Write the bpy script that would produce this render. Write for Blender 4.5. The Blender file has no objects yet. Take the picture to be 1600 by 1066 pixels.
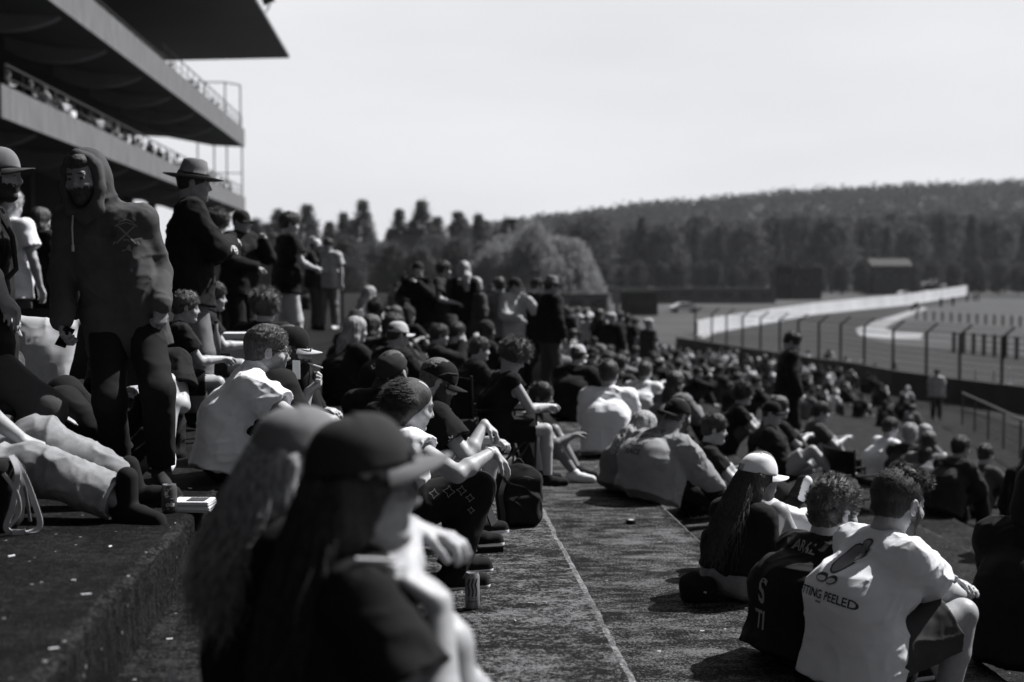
import bpy, math, random
import numpy as np
from mathutils import Vector, Matrix

# ------------------------------------------------------------------ camera, world, sun
SC = bpy.context.scene
COL = SC.collection
F = 2222.0                                   # focal length in pixels of a 1600 px wide frame (50 mm lens)
CAMZ = 1.0
YAW, PITCH = math.atan(145/F), math.atan(98/F)
cd = bpy.data.cameras.new('camera'); cam = bpy.data.objects.new('camera', cd); COL.objects.link(cam)
cam.location = (0, 0, CAMZ)
cam.rotation_euler = (math.pi/2-PITCH, 0, -YAW)
cd.sensor_width = 36; cd.lens = 50
cd.clip_start = 0.1; cd.clip_end = 6000
cd.dof.use_dof = True; cd.dof.focus_distance = 7.0; cd.dof.aperture_fstop = 1.9
SC.camera = cam
SUN_AZ, SUN_EL = math.radians(64), math.radians(50)      # azimuth from +Y towards +X
sdir = Vector((math.sin(SUN_AZ)*math.cos(SUN_EL), math.cos(SUN_AZ)*math.cos(SUN_EL), math.sin(SUN_EL)))
w = bpy.data.worlds.new("World"); SC.world = w; w.use_nodes = True
nt = w.node_tree; N = nt.nodes; L = nt.links
bg = N['Background']
sky = N.new('ShaderNodeTexSky'); sky.sky_type = 'NISHITA'; sky.sun_disc = False
sky.sun_elevation = SUN_EL; sky.sun_rotation = SUN_AZ; sky.dust_density = 3.0
bw = N.new('ShaderNodeRGBToBW'); L.new(sky.outputs[0], bw.inputs[0])
geo = N.new('ShaderNodeTexCoord')
dot = N.new('ShaderNodeVectorMath'); dot.operation = 'DOT_PRODUCT'
L.new(geo.outputs['Generated'], dot.inputs[0]); dot.inputs[1].default_value = Vector((0.16, 0.95, 0.2)).normalized()
mr = N.new('ShaderNodeMapRange'); mr.interpolation_type = 'SMOOTHSTEP'
L.new(dot.outputs['Value'], mr.inputs[0]); mr.inputs[1].default_value = 0.66; mr.inputs[2].default_value = 0.92
mr.inputs[3].default_value = 0.0; mr.inputs[4].default_value = 1.0
ns = N.new('ShaderNodeTexNoise'); ns.inputs['Scale'].default_value = 3.0; ns.inputs['Detail'].default_value = 4
mp = N.new('ShaderNodeMapping'); mp.inputs['Scale'].default_value = (1, 1, 5)
L.new(geo.outputs['Generated'], mp.inputs[0]); L.new(mp.outputs[0], ns.inputs[0])
mn = N.new('ShaderNodeMapRange'); L.new(ns.outputs[0], mn.inputs[0]); mn.inputs[1].default_value = .3; mn.inputs[2].default_value = .7
mn.inputs[3].default_value = .56; mn.inputs[4].default_value = .625
veil = N.new('ShaderNodeMath'); veil.operation = 'MULTIPLY'; L.new(mr.outputs[0], veil.inputs[0]); L.new(mn.outputs[0], veil.inputs[1])
m1 = N.new('ShaderNodeMath'); m1.operation = 'MULTIPLY'; L.new(bw.outputs[0], m1.inputs[0]); m1.inputs[1].default_value = 0.028
inv = N.new('ShaderNodeMath'); inv.operation = 'SUBTRACT'; inv.inputs[0].default_value = 1.0; L.new(mr.outputs[0], inv.inputs[1])
m2 = N.new('ShaderNodeMath'); m2.operation = 'MULTIPLY'; L.new(m1.outputs[0], m2.inputs[0]); L.new(inv.outputs[0], m2.inputs[1])
m3 = N.new('ShaderNodeMath'); m3.operation = 'ADD'; L.new(m2.outputs[0], m3.inputs[0]); L.new(veil.outputs[0], m3.inputs[1])
tint = N.new('ShaderNodeMix'); tint.data_type = 'RGBA'; tint.blend_type = 'MULTIPLY'; tint.inputs[0].default_value = 1
L.new(m3.outputs[0], tint.inputs[6]); tint.inputs[7].default_value = (0.975, 0.985, 1.02, 1)
L.new(tint.outputs[2], bg.inputs[0]); bg.inputs[1].default_value = 1.0
sd = bpy.data.lights.new('sun', 'SUN'); so = bpy.data.objects.new('sun', sd); COL.objects.link(so)
sd.energy = 5.0; sd.angle = math.radians(0.53); sd.color = (1.0, 0.995, 0.985)
so.rotation_euler = (-sdir).to_track_quat('-Z', 'Y').to_euler(); so.location = (20, 5, 30)
SC.view_settings.view_transform = 'Standard'; SC.view_settings.look = 'None'
SC.view_settings.exposure = 0.5; SC.view_settings.gamma = 1.0
SC.cycles.use_denoising = True
SC.cycles.max_bounces = 5; SC.cycles.volume_bounces = 0; SC.cycles.transparent_max_bounces = 8

# ------------------------------------------------------------------ helpers
fwd = Vector((math.sin(YAW)*math.cos(PITCH), math.cos(YAW)*math.cos(PITCH), -math.sin(PITCH)))
rgt = Vector((math.cos(YAW), -math.sin(YAW), 0)); upv = rgt.cross(fwd)
def ray(px, py):
    return (fwd*F + rgt*(px-800) + upv*(533-py))
def J(px, py, Y):
    d = ray(px, py); return Vector((0, 0, CAMZ)) + d*(Y/d.y)
def G(px, py, z):
    d = ray(px, py); return Vector((0, 0, CAMZ)) + d*((z-CAMZ)/d.z)
def tread(x):                                 # height of the terrace at a given x
    if x < -0.95: return 0.0
    if x < -0.07: return -0.25
    if x < 0.81: return -0.5
    k = int((x-0.81)/1.06)
    return max(-4.0, -0.75-0.25*k)

MATS = {}
def mat(name, v, rough=0.85, n1=0.0, s1=20, bump=0.0, bs=60, v2=None, spec=0.3, obj=False, stretch=None, metal=0.0, detail=4, sheen=0.0):
    """grey procedural material: base value v mixed towards v2 by noise of scale s1, with noise bump"""
    if name in MATS: return MATS[name]
    m = bpy.data.materials.new(name); m.use_nodes = True; t = m.node_tree
    b = t.nodes['Principled BSDF']; b.inputs['Roughness'].default_value = rough
    b.inputs['Specular IOR Level'].default_value = spec; b.inputs['Metallic'].default_value = metal
    b.inputs['Sheen Weight'].default_value = sheen
    tc = t.nodes.new('ShaderNodeTexCoord'); src = tc.outputs['Object']
    if stretch:
        mm = t.nodes.new('ShaderNodeMapping'); mm.inputs['Scale'].default_value = stretch; t.links.new(src, mm.inputs[0]); src = mm.outputs[0]
    def c(x): return (x*.98, x*.99, x*1.03, 1)
    if n1 > 0:
        a = t.nodes.new('ShaderNodeTexNoise'); a.inputs['Scale'].default_value = s1; a.inputs['Detail'].default_value = detail
        a.inputs['Roughness'].default_value = .65
        t.links.new(src, a.inputs[0])
        r = t.nodes.new('ShaderNodeMapRange'); r.inputs[1].default_value = .5-.25/max(n1, .01)*.5 if n1 > 1 else .3; r.inputs[2].default_value = .5+.25/max(n1, .01)*.5 if n1 > 1 else .7
        t.links.new(a.outputs[0], r.inputs[0])
        mx = t.nodes.new('ShaderNodeMix'); mx.data_type = 'RGBA'
        mx.inputs[6].default_value = c(v); mx.inputs[7].default_value = c(v2 if v2 is not None else v*(1+n1))
        t.links.new(r.outputs[0], mx.inputs[0]); t.links.new(mx.outputs[2], b.inputs['Base Color'])
    else:
        b.inputs['Base Color'].default_value = c(v)
    if bump > 0:
        a = t.nodes.new('ShaderNodeTexNoise'); a.inputs['Scale'].default_value = bs; a.inputs['Detail'].default_value = 3
        t.links.new(src, a.inputs[0])
        bp = t.nodes.new('ShaderNodeBump'); bp.inputs['Strength'].default_value = min(1, bump); bp.inputs['Distance'].default_value = .01*max(1, bump)
        t.links.new(a.outputs[0], bp.inputs['Height']); t.links.new(bp.outputs[0], b.inputs['Normal'])
    MATS[name] = m
    return m

def mkmesh(verts, faces, smooth=False, mi=None):
    me = bpy.data.meshes.new('mesh')
    verts = np.asarray(verts, dtype=np.float32)
    if isinstance(faces, np.ndarray) and faces.ndim == 2:
        n = faces.shape[1]; me.vertices.add(len(verts)); me.vertices.foreach_set('co', verts.ravel())
        me.loops.add(faces.size); me.loops.foreach_set('vertex_index', faces.ravel().astype(np.int32))
        me.polygons.add(len(faces)); me.polygons.foreach_set('loop_start', np.arange(len(faces), dtype=np.int32)*n)
        me.update(calc_edges=True)
    else:
        me.from_pydata([tuple(v) for v in verts.tolist()], [], [tuple(f) for f in faces]); me.update()
    if smooth: me.polygons.foreach_set('use_smooth', np.ones(len(me.polygons), dtype=bool))
    if mi is not None: me.polygons.foreach_set('material_index', np.asarray(mi, dtype=np.int32))
    return me
def link(name, me, mats, parent=None, loc=None, rot=None):
    o = bpy.data.objects.new(name, me); COL.objects.link(o)
    if me is not None:
        me.name = name
        ml = mats if isinstance(mats, (list, tuple)) else [mats]
        if len(me.materials) == 0:
            for x in ml: me.materials.append(x)
        for i, x in enumerate(ml):
            if x is not None and i < len(o.material_slots) and me.materials[i] is not x:
                o.material_slots[i].link = 'OBJECT'; o.material_slots[i].material = x
    if parent is not None: o.parent = parent
    if loc is not None: o.location = loc
    if rot is not None: o.rotation_euler = rot
    return o
def tag(o, label=None, cat=None, group=None, kind=None):
    if label: o['label'] = label
    if cat: o['category'] = cat
    if group: o['group'] = group
    if kind: o['kind'] = kind
    return o
def thing(name, label, cat, loc=(0, 0, 0), rz=0, group=None):
    o = bpy.data.objects.new(name, None); COL.objects.link(o); o.location = loc; o.rotation_euler = (0, 0, rz)
    o.empty_display_size = .1
    return tag(o, label, cat, group)
def clone(o, parent=None):
    c = o.copy(); COL.objects.link(c); c.parent = parent
    for ch in list(o.children): clone(ch, c)
    return c

class MB:
    """collects simple shapes into one mesh"""
    def __init__(s): s.v = []; s.f = []; s.m = []
    def add(s, vs, fs, m=0):
        o = len(s.v); s.v += [tuple(v) for v in vs]; s.f += [tuple(i+o for i in f) for f in fs]; s.m += [m]*len(fs)
    def box(s, x0, x1, y0, y1, z0, z1, m=0, M=None):
        vs = [Vector((x, y, z)) for x in (x0, x1) for y in (y0, y1) for z in (z0, z1)]
        if M is not None: vs = [M @ v for v in vs]
        s.add(vs, [(0, 1, 3, 2), (4, 6, 7, 5), (0, 4, 5, 1), (2, 3, 7, 6), (0, 2, 6, 4), (1, 5, 7, 3)], m)
    def tube(s, pts, r, n=8, m=0, caps=True, r2=None):
        pts = [Vector(p) for p in pts]; rings = []; K = len(pts)
        for i, p in enumerate(pts):
            d = (pts[min(i+1, K-1)]-pts[max(i-1, 0)]).normalized()
            a = d.orthogonal().normalized() if i == 0 else (a - d*a.dot(d)).normalized()
            b = d.cross(a)
            rr = r[i] if isinstance(r, (list, tuple)) else (r if r2 is None else r+(r2-r)*i/(K-1))
            rings.append([p+(a*math.cos(2*math.pi*j/n)+b*math.sin(2*math.pi*j/n))*rr for j in range(n)])
        vs = [v for ring in rings for v in ring]; fs = []
        for i in range(K-1):
            for j in range(n): fs.append((i*n+j, i*n+(j+1) % n, (i+1)*n+(j+1) % n, (i+1)*n+j))
        if caps: fs.append(tuple(range(n))[::-1]); fs.append(tuple((K-1)*n+j for j in range(n)))
        s.add(vs, fs, m)
    def lathe(s, prof, n=24, m=0, M=None, mf=None):
        vs = []; fs = []; ms = []
        for (r, z) in prof:
            for j in range(n):
                v = Vector((r*math.cos(2*math.pi*j/n), r*math.sin(2*math.pi*j/n), z)); vs.append(M @ v if M is not None else v)
        for i in range(len(prof)-1):
            for j in range(n): fs.append((i*n+j, i*n+(j+1) % n, (i+1)*n+(j+1) % n, (i+1)*n+j))
        s.add(vs, fs, m)
    def build(s, name, mats, parent=None, smooth=False, loc=None, rot=None):
        me = mkmesh(s.v, s.f, smooth, s.m if len(set(s.m)) > 1 else None)
        return link(name, me, mats, parent, loc, rot)

# ------------------------------------------------------------------ implicit surfaces (bodies, cloth, hair)
def _hash(ix, iy, iz, seed):
    h = (ix*374761393 + iy*668265263 + iz*2147483647 + seed*974711) & 0xffffffff
    h = ((h ^ (h >> 13))*1274126177) & 0xffffffff
    return ((h ^ (h >> 16)) & 0xffff)/65535.0
def noise3(P, seed=0):
    P = np.asarray(P, dtype=np.float64); i = np.floor(P).astype(np.int64); f = P-i; f = f*f*(3-2*f)
    x, y, z = i[:, 0], i[:, 1], i[:, 2]; r = 0
    for a in (0, 1):
        for b in (0, 1):
            for c in (0, 1):
                wgt = (f[:, 0] if a else 1-f[:, 0])*(f[:, 1] if b else 1-f[:, 1])*(f[:, 2] if c else 1-f[:, 2])
                r = r + wgt*_hash(x+a, y+b, z+c, seed)
    return r
def A3(v): return np.array([v[0], v[1], v[2]], dtype=np.float64)

class Sdf:
    def __init__(s): s.p = []; s.disp = None
    def cone(s, a, b, ra, rb=None, k=0.02, op='+', clip=None, tag=0):
        a = A3(a); b = A3(b); rb = ra if rb is None else rb
        s.p.append(dict(t='c', a=a, b=b, ra=ra, rb=rb, k=k, op=op, clip=clip, c=(a+b)/2, R=np.linalg.norm(b-a)/2+max(ra, rb), g=tag)); return s
    def chain(s, pts, rs, k=0.02, op='+', tag=0):
        for i in range(len(pts)-1): s.cone(pts[i], pts[i+1], rs[i], rs[i+1], k, op, tag=tag)
        return s
    def ell(s, c, r, M=None, k=0.02, op='+', clip=None, tag=0):
        s.p.append(dict(t='e', c=A3(c), r=A3(r), M=None if M is None else np.array(M.to_3x3()), k=k, op=op, clip=clip, R=max(r), g=tag)); return s
    def box(s, c, h, M=None, rad=.01, k=0.01, op='+', tag=0):
        s.p.append(dict(t='b', c=A3(c), h=A3(h)-rad, M=None if M is None else np.array(M.to_3x3()), rad=rad, k=k, op=op, clip=None, R=float(np.linalg.norm(h)), g=tag)); return s
    def ev(s, P, mar=0.06):
        d = np.full(len(P), 0.25)
        for q in s.p:
            v = P-q['c']; dd = np.einsum('ij,ij->i', v, v)
            idx = np.nonzero(dd < (q['R']+mar+q['k'])**2)[0]
            if len(idx) == 0: continue
            p = P[idx]
            if q['t'] == 'c':
                ba = q['b']-q['a']; l2 = max(ba @ ba, 1e-9); pa = p-q['a']
                h = np.clip(pa @ ba/l2, 0, 1)
                e = np.linalg.norm(pa-h[:, None]*ba, axis=1)-(q['ra']+(q['rb']-q['ra'])*h)
            elif q['t'] == 'e':
                x = p-q['c']
                if q['M'] is not None: x = x @ q['M']
                k0 = np.linalg.norm(x/q['r'], axis=1); k1 = np.linalg.norm(x/(q['r']**2), axis=1)
                e = k0*(k0-1)/np.maximum(k1, 1e-6)
            else:
                x = p-q['c']
                if q['M'] is not None: x = x @ q['M']
                x = np.abs(x)-q['h']
                e = np.linalg.norm(np.maximum(x, 0), axis=1)+np.minimum(x.max(axis=1), 0)-q['rad']
            if q['clip'] is not None:
                cp, cn = q['clip']; e = np.maximum(e, (p-A3(cp)) @ A3(cn))
            o = d[idx]; k = q['k']
            if q['op'] == '+':
                hh = np.maximum(k-np.abs(o-e), 0)/max(k, 1e-6); r = np.minimum(o, e)-hh*hh*k*.25
            elif q['op'] == '-':
                e = -e; hh = np.maximum(k-np.abs(o-e), 0)/max(k, 1e-6); r = np.maximum(o, e)+hh*hh*k*.25
            d[idx] = r
        if s.disp is not None:
            near = np.nonzero(np.abs(d) < .05)[0]
            if len(near): d[near] += s.disp(P[near])
        return d
    def mesh(s, h):
        lo = np.min([q['c']-q['R'] for q in s.p if q['op'] == '+'], axis=0)-3*h-.01
        hi = np.max([q['c']+q['R'] for q in s.p if q['op'] == '+'], axis=0)+3*h+.01
        B = 6; n = np.ceil((hi-lo)/(h*B)).astype(int)
        cx = [lo[i]+(np.arange(n[i])+.5)*h*B for i in range(3)]
        C = np.stack(np.meshgrid(*cx, indexing='ij'), -1).reshape(-1, 3)
        dc = s.ev(C, mar=max(.06, h*B)); act = np.abs(dc) < h*B*.9+.022
        Fd = np.repeat(np.repeat(np.repeat(np.where(dc > 0, 1., -1.).astype(np.float32).reshape(n), B, 0), B, 1), B, 2)
        ai = np.nonzero(act)[0]; I = np.stack(np.unravel_index(ai, n), -1)*B
        off = np.stack(np.meshgrid(*[np.arange(B)]*3, indexing='ij'), -1).reshape(-1, 3)
        G_ = (I[:, None, :]+off[None]).reshape(-1, 3)
        for st in range(0, len(G_), 400000):
            g = G_[st:st+400000]; Fd[g[:, 0], g[:, 1], g[:, 2]] = s.ev(lo+(g+.5)*h)
        return surface_nets(Fd, lo+.5*h, h)
def surface_nets(Fd, o, h):
    S = Fd < 0
    c = S[:-1, :-1, :-1].astype(np.int8)
    cnt = np.zeros(tuple(np.array(S.shape)-1), dtype=np.int8)
    for a in (0, 1):
        for b in (0, 1):
            for d in (0, 1): cnt += S[a:S.shape[0]-1+a, b:S.shape[1]-1+b, d:S.shape[2]-1+d]
    cells = np.argwhere((cnt > 0) & (cnt < 8))
    if len(cells) == 0: return np.zeros((0, 3)), np.zeros((0, 4), int)
    idx = np.full(cnt.shape, -1, dtype=np.int64); idx[cells[:, 0], cells[:, 1], cells[:, 2]] = np.arange(len(cells))
    corners = np.array([(a, b, d) for a in (0, 1) for b in (0, 1) for d in (0, 1)])
    V = np.stack([Fd[cells[:, 0]+a, cells[:, 1]+b, cells[:, 2]+d] for a, b, d in corners], -1).astype(np.float64)
    acc = np.zeros((len(cells), 3)); w_ = np.zeros(len(cells))
    for i in range(8):
        for j in range(i+1, 8):
            if np.abs(corners[i]-corners[j]).sum() != 1: continue
            m = (V[:, i] < 0) != (V[:, j] < 0); t = V[:, i]/(V[:, i]-V[:, j]+1e-12); t = np.clip(t, 0, 1)
            acc += np.where(m[:, None], corners[i]+(corners[j]-corners[i])*t[:, None], 0); w_ += m
    pts = o+(cells+acc/w_[:, None])*h
    fs = []
    for ax in range(3):
        sl1 = [slice(None)]*3; sl2 = [slice(None)]*3; sl1[ax] = slice(0, -1); sl2[ax] = slice(1, None)
        a = S[tuple(sl1)]; b = S[tuple(sl2)]; e = np.argwhere(a != b); u, v = (ax+1) % 3, (ax+2) % 3
        e = e[(e[:, u] > 0) & (e[:, v] > 0) & (e[:, u] < cnt.shape[u]) & (e[:, v] < cnt.shape[v])]
        if len(e) == 0: continue
        fl = a[e[:, 0], e[:, 1], e[:, 2]]
        def ci(du, dv):
            q = e.copy(); q[:, u] -= du; q[:, v] -= dv; return idx[q[:, 0], q[:, 1], q[:, 2]]
        Q = np.stack([ci(1, 1), ci(0, 1), ci(0, 0), ci(1, 0)], -1)
        Q[~fl] = Q[~fl][:, ::-1]; fs.append(Q)
    Q = np.concatenate(fs); Q = Q[(Q >= 0).all(axis=1)]
    return pts, Q
def sdf_obj(name, sdf, h, mats, parent, face_mat=None, ns=0):
    v, f = sdf.mesh(h)
    mi = None
    if face_mat is not None: mi = face_mat(v[f].mean(axis=1))
    me = mkmesh(v, f, True, mi)
    return link(name, me, mats, parent)
def folds(seed, amp=.008, sc=(7, 7, 16), M=None, fine=.25):
    """cloth folds: ridged stretched noise"""
    sc = np.array(sc, float)
    def fn(P):
        X = P if M is None else P @ np.array(M)
        wv = (noise3(X*3.1, seed+5)-.5)[:, None]*np.array([.25, .25, .12])
        a = noise3((X+wv)*sc, seed); b = noise3((X-wv)*sc*2.3, seed+1)
        r1 = 1-np.abs(2*a-1); r2 = 1-np.abs(2*b-1)
        return -amp*(r1**3-.25)-amp*fine*(r2**2-.3)
    return fn
# ------------------------------------------------------------------ ground, terraces
def ground_mat(name, lo, hi, chip, chipv=.45, sc=9, dens=.1, bump=.9, st=(1, 1, 1), grain=75):
    m = bpy.data.materials.new(name); m.use_nodes = True; t = m.node_tree; n = t.nodes; l = t.links
    b = n['Principled BSDF']; b.inputs['Roughness'].default_value = .9; b.inputs['Specular IOR Level'].default_value = .12
    tc = n.new('ShaderNodeTexCoord'); mm = n.new('ShaderNodeMapping'); mm.inputs['Scale'].default_value = st
    l.new(tc.outputs['Object'], mm.inputs[0])
    a = n.new('ShaderNodeTexNoise'); a.inputs['Scale'].default_value = sc; a.inputs['Detail'].default_value = 9; a.inputs['Roughness'].default_value = .72
    l.new(mm.outputs[0], a.inputs[0])
    a2 = n.new('ShaderNodeTexNoise'); a2.inputs['Scale'].default_value = 2.2; a2.inputs['Detail'].default_value = 6; a2.inputs['Roughness'].default_value = .6; a2.inputs['Distortion'].default_value = .8; l.new(mm.outputs[0], a2.inputs[0])
    g = n.new('ShaderNodeTexNoise'); g.inputs['Scale'].default_value = grain; g.inputs['Detail'].default_value = 2; l.new(tc.outputs['Object'], g.inputs[0])
    g.inputs['Roughness'].default_value = .8
    def fma(src, k, add=None, c=0.0):
        q = n.new('ShaderNodeMath'); q.operation = 'MULTIPLY_ADD'; l.new(src, q.inputs[0]); q.inputs[1].default_value = k
        if add is not None: l.new(add, q.inputs[2])
        else: q.inputs[2].default_value = c
        return q.outputs[0]
    o1 = fma(a.outputs[0], 4.4, None, -2.2-1.2-2.1+.24); o1 = fma(a2.outputs[0], 2.4, o1); o1 = fma(g.outputs[0], 4.2, o1)
    r = n.new('ShaderNodeClamp'); l.new(o1, r.inputs[0])
    mx = n.new('ShaderNodeMix'); mx.data_type = 'RGBA'; mx.inputs[6].default_value = (lo, lo, lo*1.04, 1); mx.inputs[7].default_value = (hi, hi, hi*1.04, 1)
    l.new(r.outputs[0], mx.inputs[0])
    v = n.new('ShaderNodeTexVoronoi'); v.inputs['Scale'].default_value = chip; l.new(tc.outputs['Object'], v.inputs[0])
    c1 = n.new('ShaderNodeMath'); c1.operation = 'LESS_THAN'; c1.inputs[1].default_value = .28; l.new(v.outputs['Distance'], c1.inputs[0])
    sp = n.new('ShaderNodeSeparateColor'); l.new(v.outputs['Color'], sp.inputs[0])
    c2 = n.new('ShaderNodeMath'); c2.operation = 'LESS_THAN'; c2.inputs[1].default_value = dens; l.new(sp.outputs[0], c2.inputs[0])
    c3 = n.new('ShaderNodeMath'); c3.operation = 'MULTIPLY'; l.new(c1.outputs[0], c3.inputs[0]); l.new(c2.outputs[0], c3.inputs[1])
    mx2 = n.new('ShaderNodeMix'); mx2.data_type = 'RGBA'; l.new(c3.outputs[0], mx2.inputs[0]); l.new(mx.outputs[2], mx2.inputs[6]); mx2.inputs[7].default_value = (chipv, chipv, chipv, 1)
    l.new(mx2.outputs[2], b.inputs['Base Color'])
    bp = n.new('ShaderNodeBump'); bp.inputs['Strength'].default_value = bump; bp.inputs['Distance'].default_value = .014
    bs = n.new('ShaderNodeMath'); bs.operation = 'ADD'; l.new(g.outputs[0], bs.inputs[0]); l.new(a.outputs[0], bs.inputs[1])
    l.new(bs.outputs[0], bp.inputs['Height']); l.new(bp.outputs[0], b.inputs['Normal'])
    return m
M_asph = ground_mat('old_asphalt', .001, .021, 45, .25, 22, .010, 1.0)
M_asph2 = ground_mat('worn_asphalt', .0015, .036, 45, .3, 18, .010, 1.0)
M_conc = ground_mat('mossy_concrete', .005, .17, 25, .5, 10, .004, 1.0, (.9, 1.25, 1))
M_conc2 = ground_mat('weathered_concrete', .003, .135, 25, .45, 7, .004, .9, (.75, 1.5, 1))
M_edge0 = ground_mat('rough_sunlit_edge', .002, .045, 50, .4, 30, .04, 1.0)  # rough terrace lip; its sunlit look is put into the lighter colour
M_edge = ground_mat('worn_sunlit_edge', .07, .26, 50, .5, 14, .02, .8)  # worn step edges, with the sun they catch also put into the colour
rn = random.Random(5)
def strip(name, x0, x1, z, m, medge, ew, dy=.03, amp=.004, yb=95):
    ys = [-4]; y = -4.0
    while y < yb:
        y += dy if 1.2 < y < 10 else max(dy, .5 if y > 10 else .3); ys.append(min(y, yb))
    b = .012
    xs = [x0, x1-.25, x1-ew, x1-b*1.6]
    V = []; 
    npr = 8
    for i, y in enumerate(ys):
        P = np.array([[y*7, z*10, 1.3], [y*31, z*10, 4.3], [y*2.2, z*10, 9.1]]); nn = noise3(P, 3)-.5
        e = (nn[0]*1.2+nn[1]*.8+nn[2]*1.5)*amp
        for k, x in enumerate(xs): V.append((x+(e if k == 3 else (e*.6 if k == 2 else 0)), y, z-(abs(e)*.3 if k >= 3 else 0)))
        V += [(x1-b*.5+e, y, z-.004-abs(e)*.4), (x1+e, y, z-b-abs(nn[1])*amp), (x1+e*.5, y, z-.09), (x1, y, z-.27)]
    Fq = []; mi = []
    for i in range(len(ys)-1):
        for k in range(npr-1):
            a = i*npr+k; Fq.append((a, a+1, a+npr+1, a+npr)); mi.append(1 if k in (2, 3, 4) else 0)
    me = mkmesh(V, np.array(Fq), True, mi)
    return tag(link(name, me, [m, medge]), kind='structure')
EDGES = [-0.95, -0.07, 0.81]
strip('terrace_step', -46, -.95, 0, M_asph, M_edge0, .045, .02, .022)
strip('terrace_step', -.95, -.07, -.25, M_asph2, M_asph2, .03, .03, .012)
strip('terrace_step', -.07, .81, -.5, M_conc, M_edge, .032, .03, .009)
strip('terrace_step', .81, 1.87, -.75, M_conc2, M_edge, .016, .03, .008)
for k in range(12):
    strip('terrace_step', 1.87+1.06*k, 2.93+1.06*k, -1.0-.25*k, M_conc2 if k < 1 else M_asph2, M_conc2, .03, .06, .01)
XB = 1.87+1.06*12
g = MB(); g.box(XB-.05, 60, -4, 95, -4.5, -4.0); tag(g.build('lower_apron', M_asph2), kind='structure')
# far ground and rising land
M_grass = mat('far_grass', .03, .95, 1.2, .06, 0, v2=.06)
V = []; Fq = []; nx, ny = 60, 40
def land(x, y):
    if y < 520: return -4.02
    t = min(1, (y-520)/900); s = float(np.interp(x/y, [-.01, .04, .09, .155, .21, .268, .353, .43], [0, .50, .62, .76, .80, .87, .97, 1.0]))
    return -4.02+92*(t*t*(3-2*t))*s*(1+.02*math.sin(x*.021+1))
for j in range(ny+1):
    y = 60+1900*(j/ny)**1.6
    for i in range(nx+1):
        x = -900+2100*i/nx; V.append((x, y, land(x, y)))
for j in range(ny):
    for i in range(nx): a = j*(nx+1)+i; Fq.append((a, a+1, a+nx+2, a+nx+1))
tag(link('far_ground', mkmesh(V, np.array(Fq), True), M_grass), kind='structure')
g = MB(); g.box(-3000, 3000, -300, 5000, -9, -8); tag(g.build('ground', M_grass), kind='structure')
g = MB(); g.box(60, 260, -50, 300, -5, -4.03); tag(g.build('ground_plain', M_grass), kind='structure')
# track and verges laid as sheets on the plain
def poly(name, pts, dz, m, z=-4.0):
    ps = [G(x, y, z) for x, y in pts]
    me = mkmesh([(p.x, p.y, z+dz) for p in ps], [tuple(range(len(ps)))]); 
    o = link(name, me, m)
    if me.polygons[0].normal.z < 0: me.flip_normals()
    return tag(o, kind='structure')
M_track = mat('track_asphalt', .024, .9, .6, .08, 0, v2=.04, spec=.1)
M_pale = mat('pale_gravel', .2, .9, .5, .1, 0, v2=.36, spec=.1)
M_dry = mat('dry_grass', .05, .95, .8, .15, 0, v2=.085, spec=.1)
poly('infield_grass', [(1345, 528), (1400, 500), (1450, 478), (1530, 464), (1700, 462), (1900, 520), (1900, 580), (1600, 560), (1500, 547), (1400, 541)], .014, M_dry)
poly('race_track', [(1085, 524), (1130, 519), (1300, 488), (1505, 462), (1545, 461), (1700, 461), (1700, 470), (1530, 466), (1440, 483), (1400, 495), (1350, 513), (1345, 527), (1400, 540), (1500, 545), (1600, 558), (1900, 600), (1900, 760), (1500, 640), (1350, 600), (1085, 560)], .024, M_track)
poly('kerb', [(1337, 515), (1365, 503), (1441, 480), (1450, 483), (1405, 500), (1382, 513), (1400, 520), (1442, 522), (1438, 531), (1375, 530), (1342, 524)], .034, M_pale)
poly('verge', [(1100, 530), (1119, 521), (1276, 492), (1420, 477), (1514, 461), (1514, 459), (1420, 474), (1276, 489), (1119, 517), (1085, 522)], .044, M_pale)
poly('service_road', [(860, 452), (1230, 444), (1500, 441.5), (1500, 440.6), (1230, 441), (860, 446)], .02, M_pale)

# ------------------------------------------------------------------ grandstand
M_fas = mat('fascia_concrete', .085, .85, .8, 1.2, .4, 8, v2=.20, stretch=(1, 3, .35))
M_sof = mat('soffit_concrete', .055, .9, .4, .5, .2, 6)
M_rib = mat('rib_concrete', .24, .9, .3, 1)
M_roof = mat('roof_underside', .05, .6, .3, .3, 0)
M_steel = mat('dark_steel', .03, .5)
M_black = mat('near_black', .012, .9)
gs = thing('grandstand', 'dark concrete grandstand with two cantilevered decks and a flat roof', 'grandstand', (-14, 49, 0))
def gl(x, y, z): return (x+14, y-49, z)
def deck(name, y0, zb, zt):
    m = MB(); prof = [(-14, zb), (-14, zt), (-14.25, zt), (-14.25, zt-.85), (-17, zt-.7), (-22, zt+1.6), (-26, zt+2.5), (-26, zb+1.0), (-20, zb+.75), (-16.5, zb+.1)]
    a = [gl(x, y0, z) for x, z in prof]; b = [gl(x, 115.6, z) for x, z in prof]; n = len(prof)
    m.add(a+b, [tuple(range(n)), tuple(range(2*n-1, n-1, -1))]+[(i, i+n, (i+1) % n+n, (i+1) % n) for i in range(n)])
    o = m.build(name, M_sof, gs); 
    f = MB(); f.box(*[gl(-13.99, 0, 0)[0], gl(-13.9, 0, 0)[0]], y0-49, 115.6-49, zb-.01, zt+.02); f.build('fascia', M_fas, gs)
    return o
deck('upper_deck', -8, 11.5, 12.9); deck('lower_deck', 48.8, 6.38, 7.48)
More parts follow.
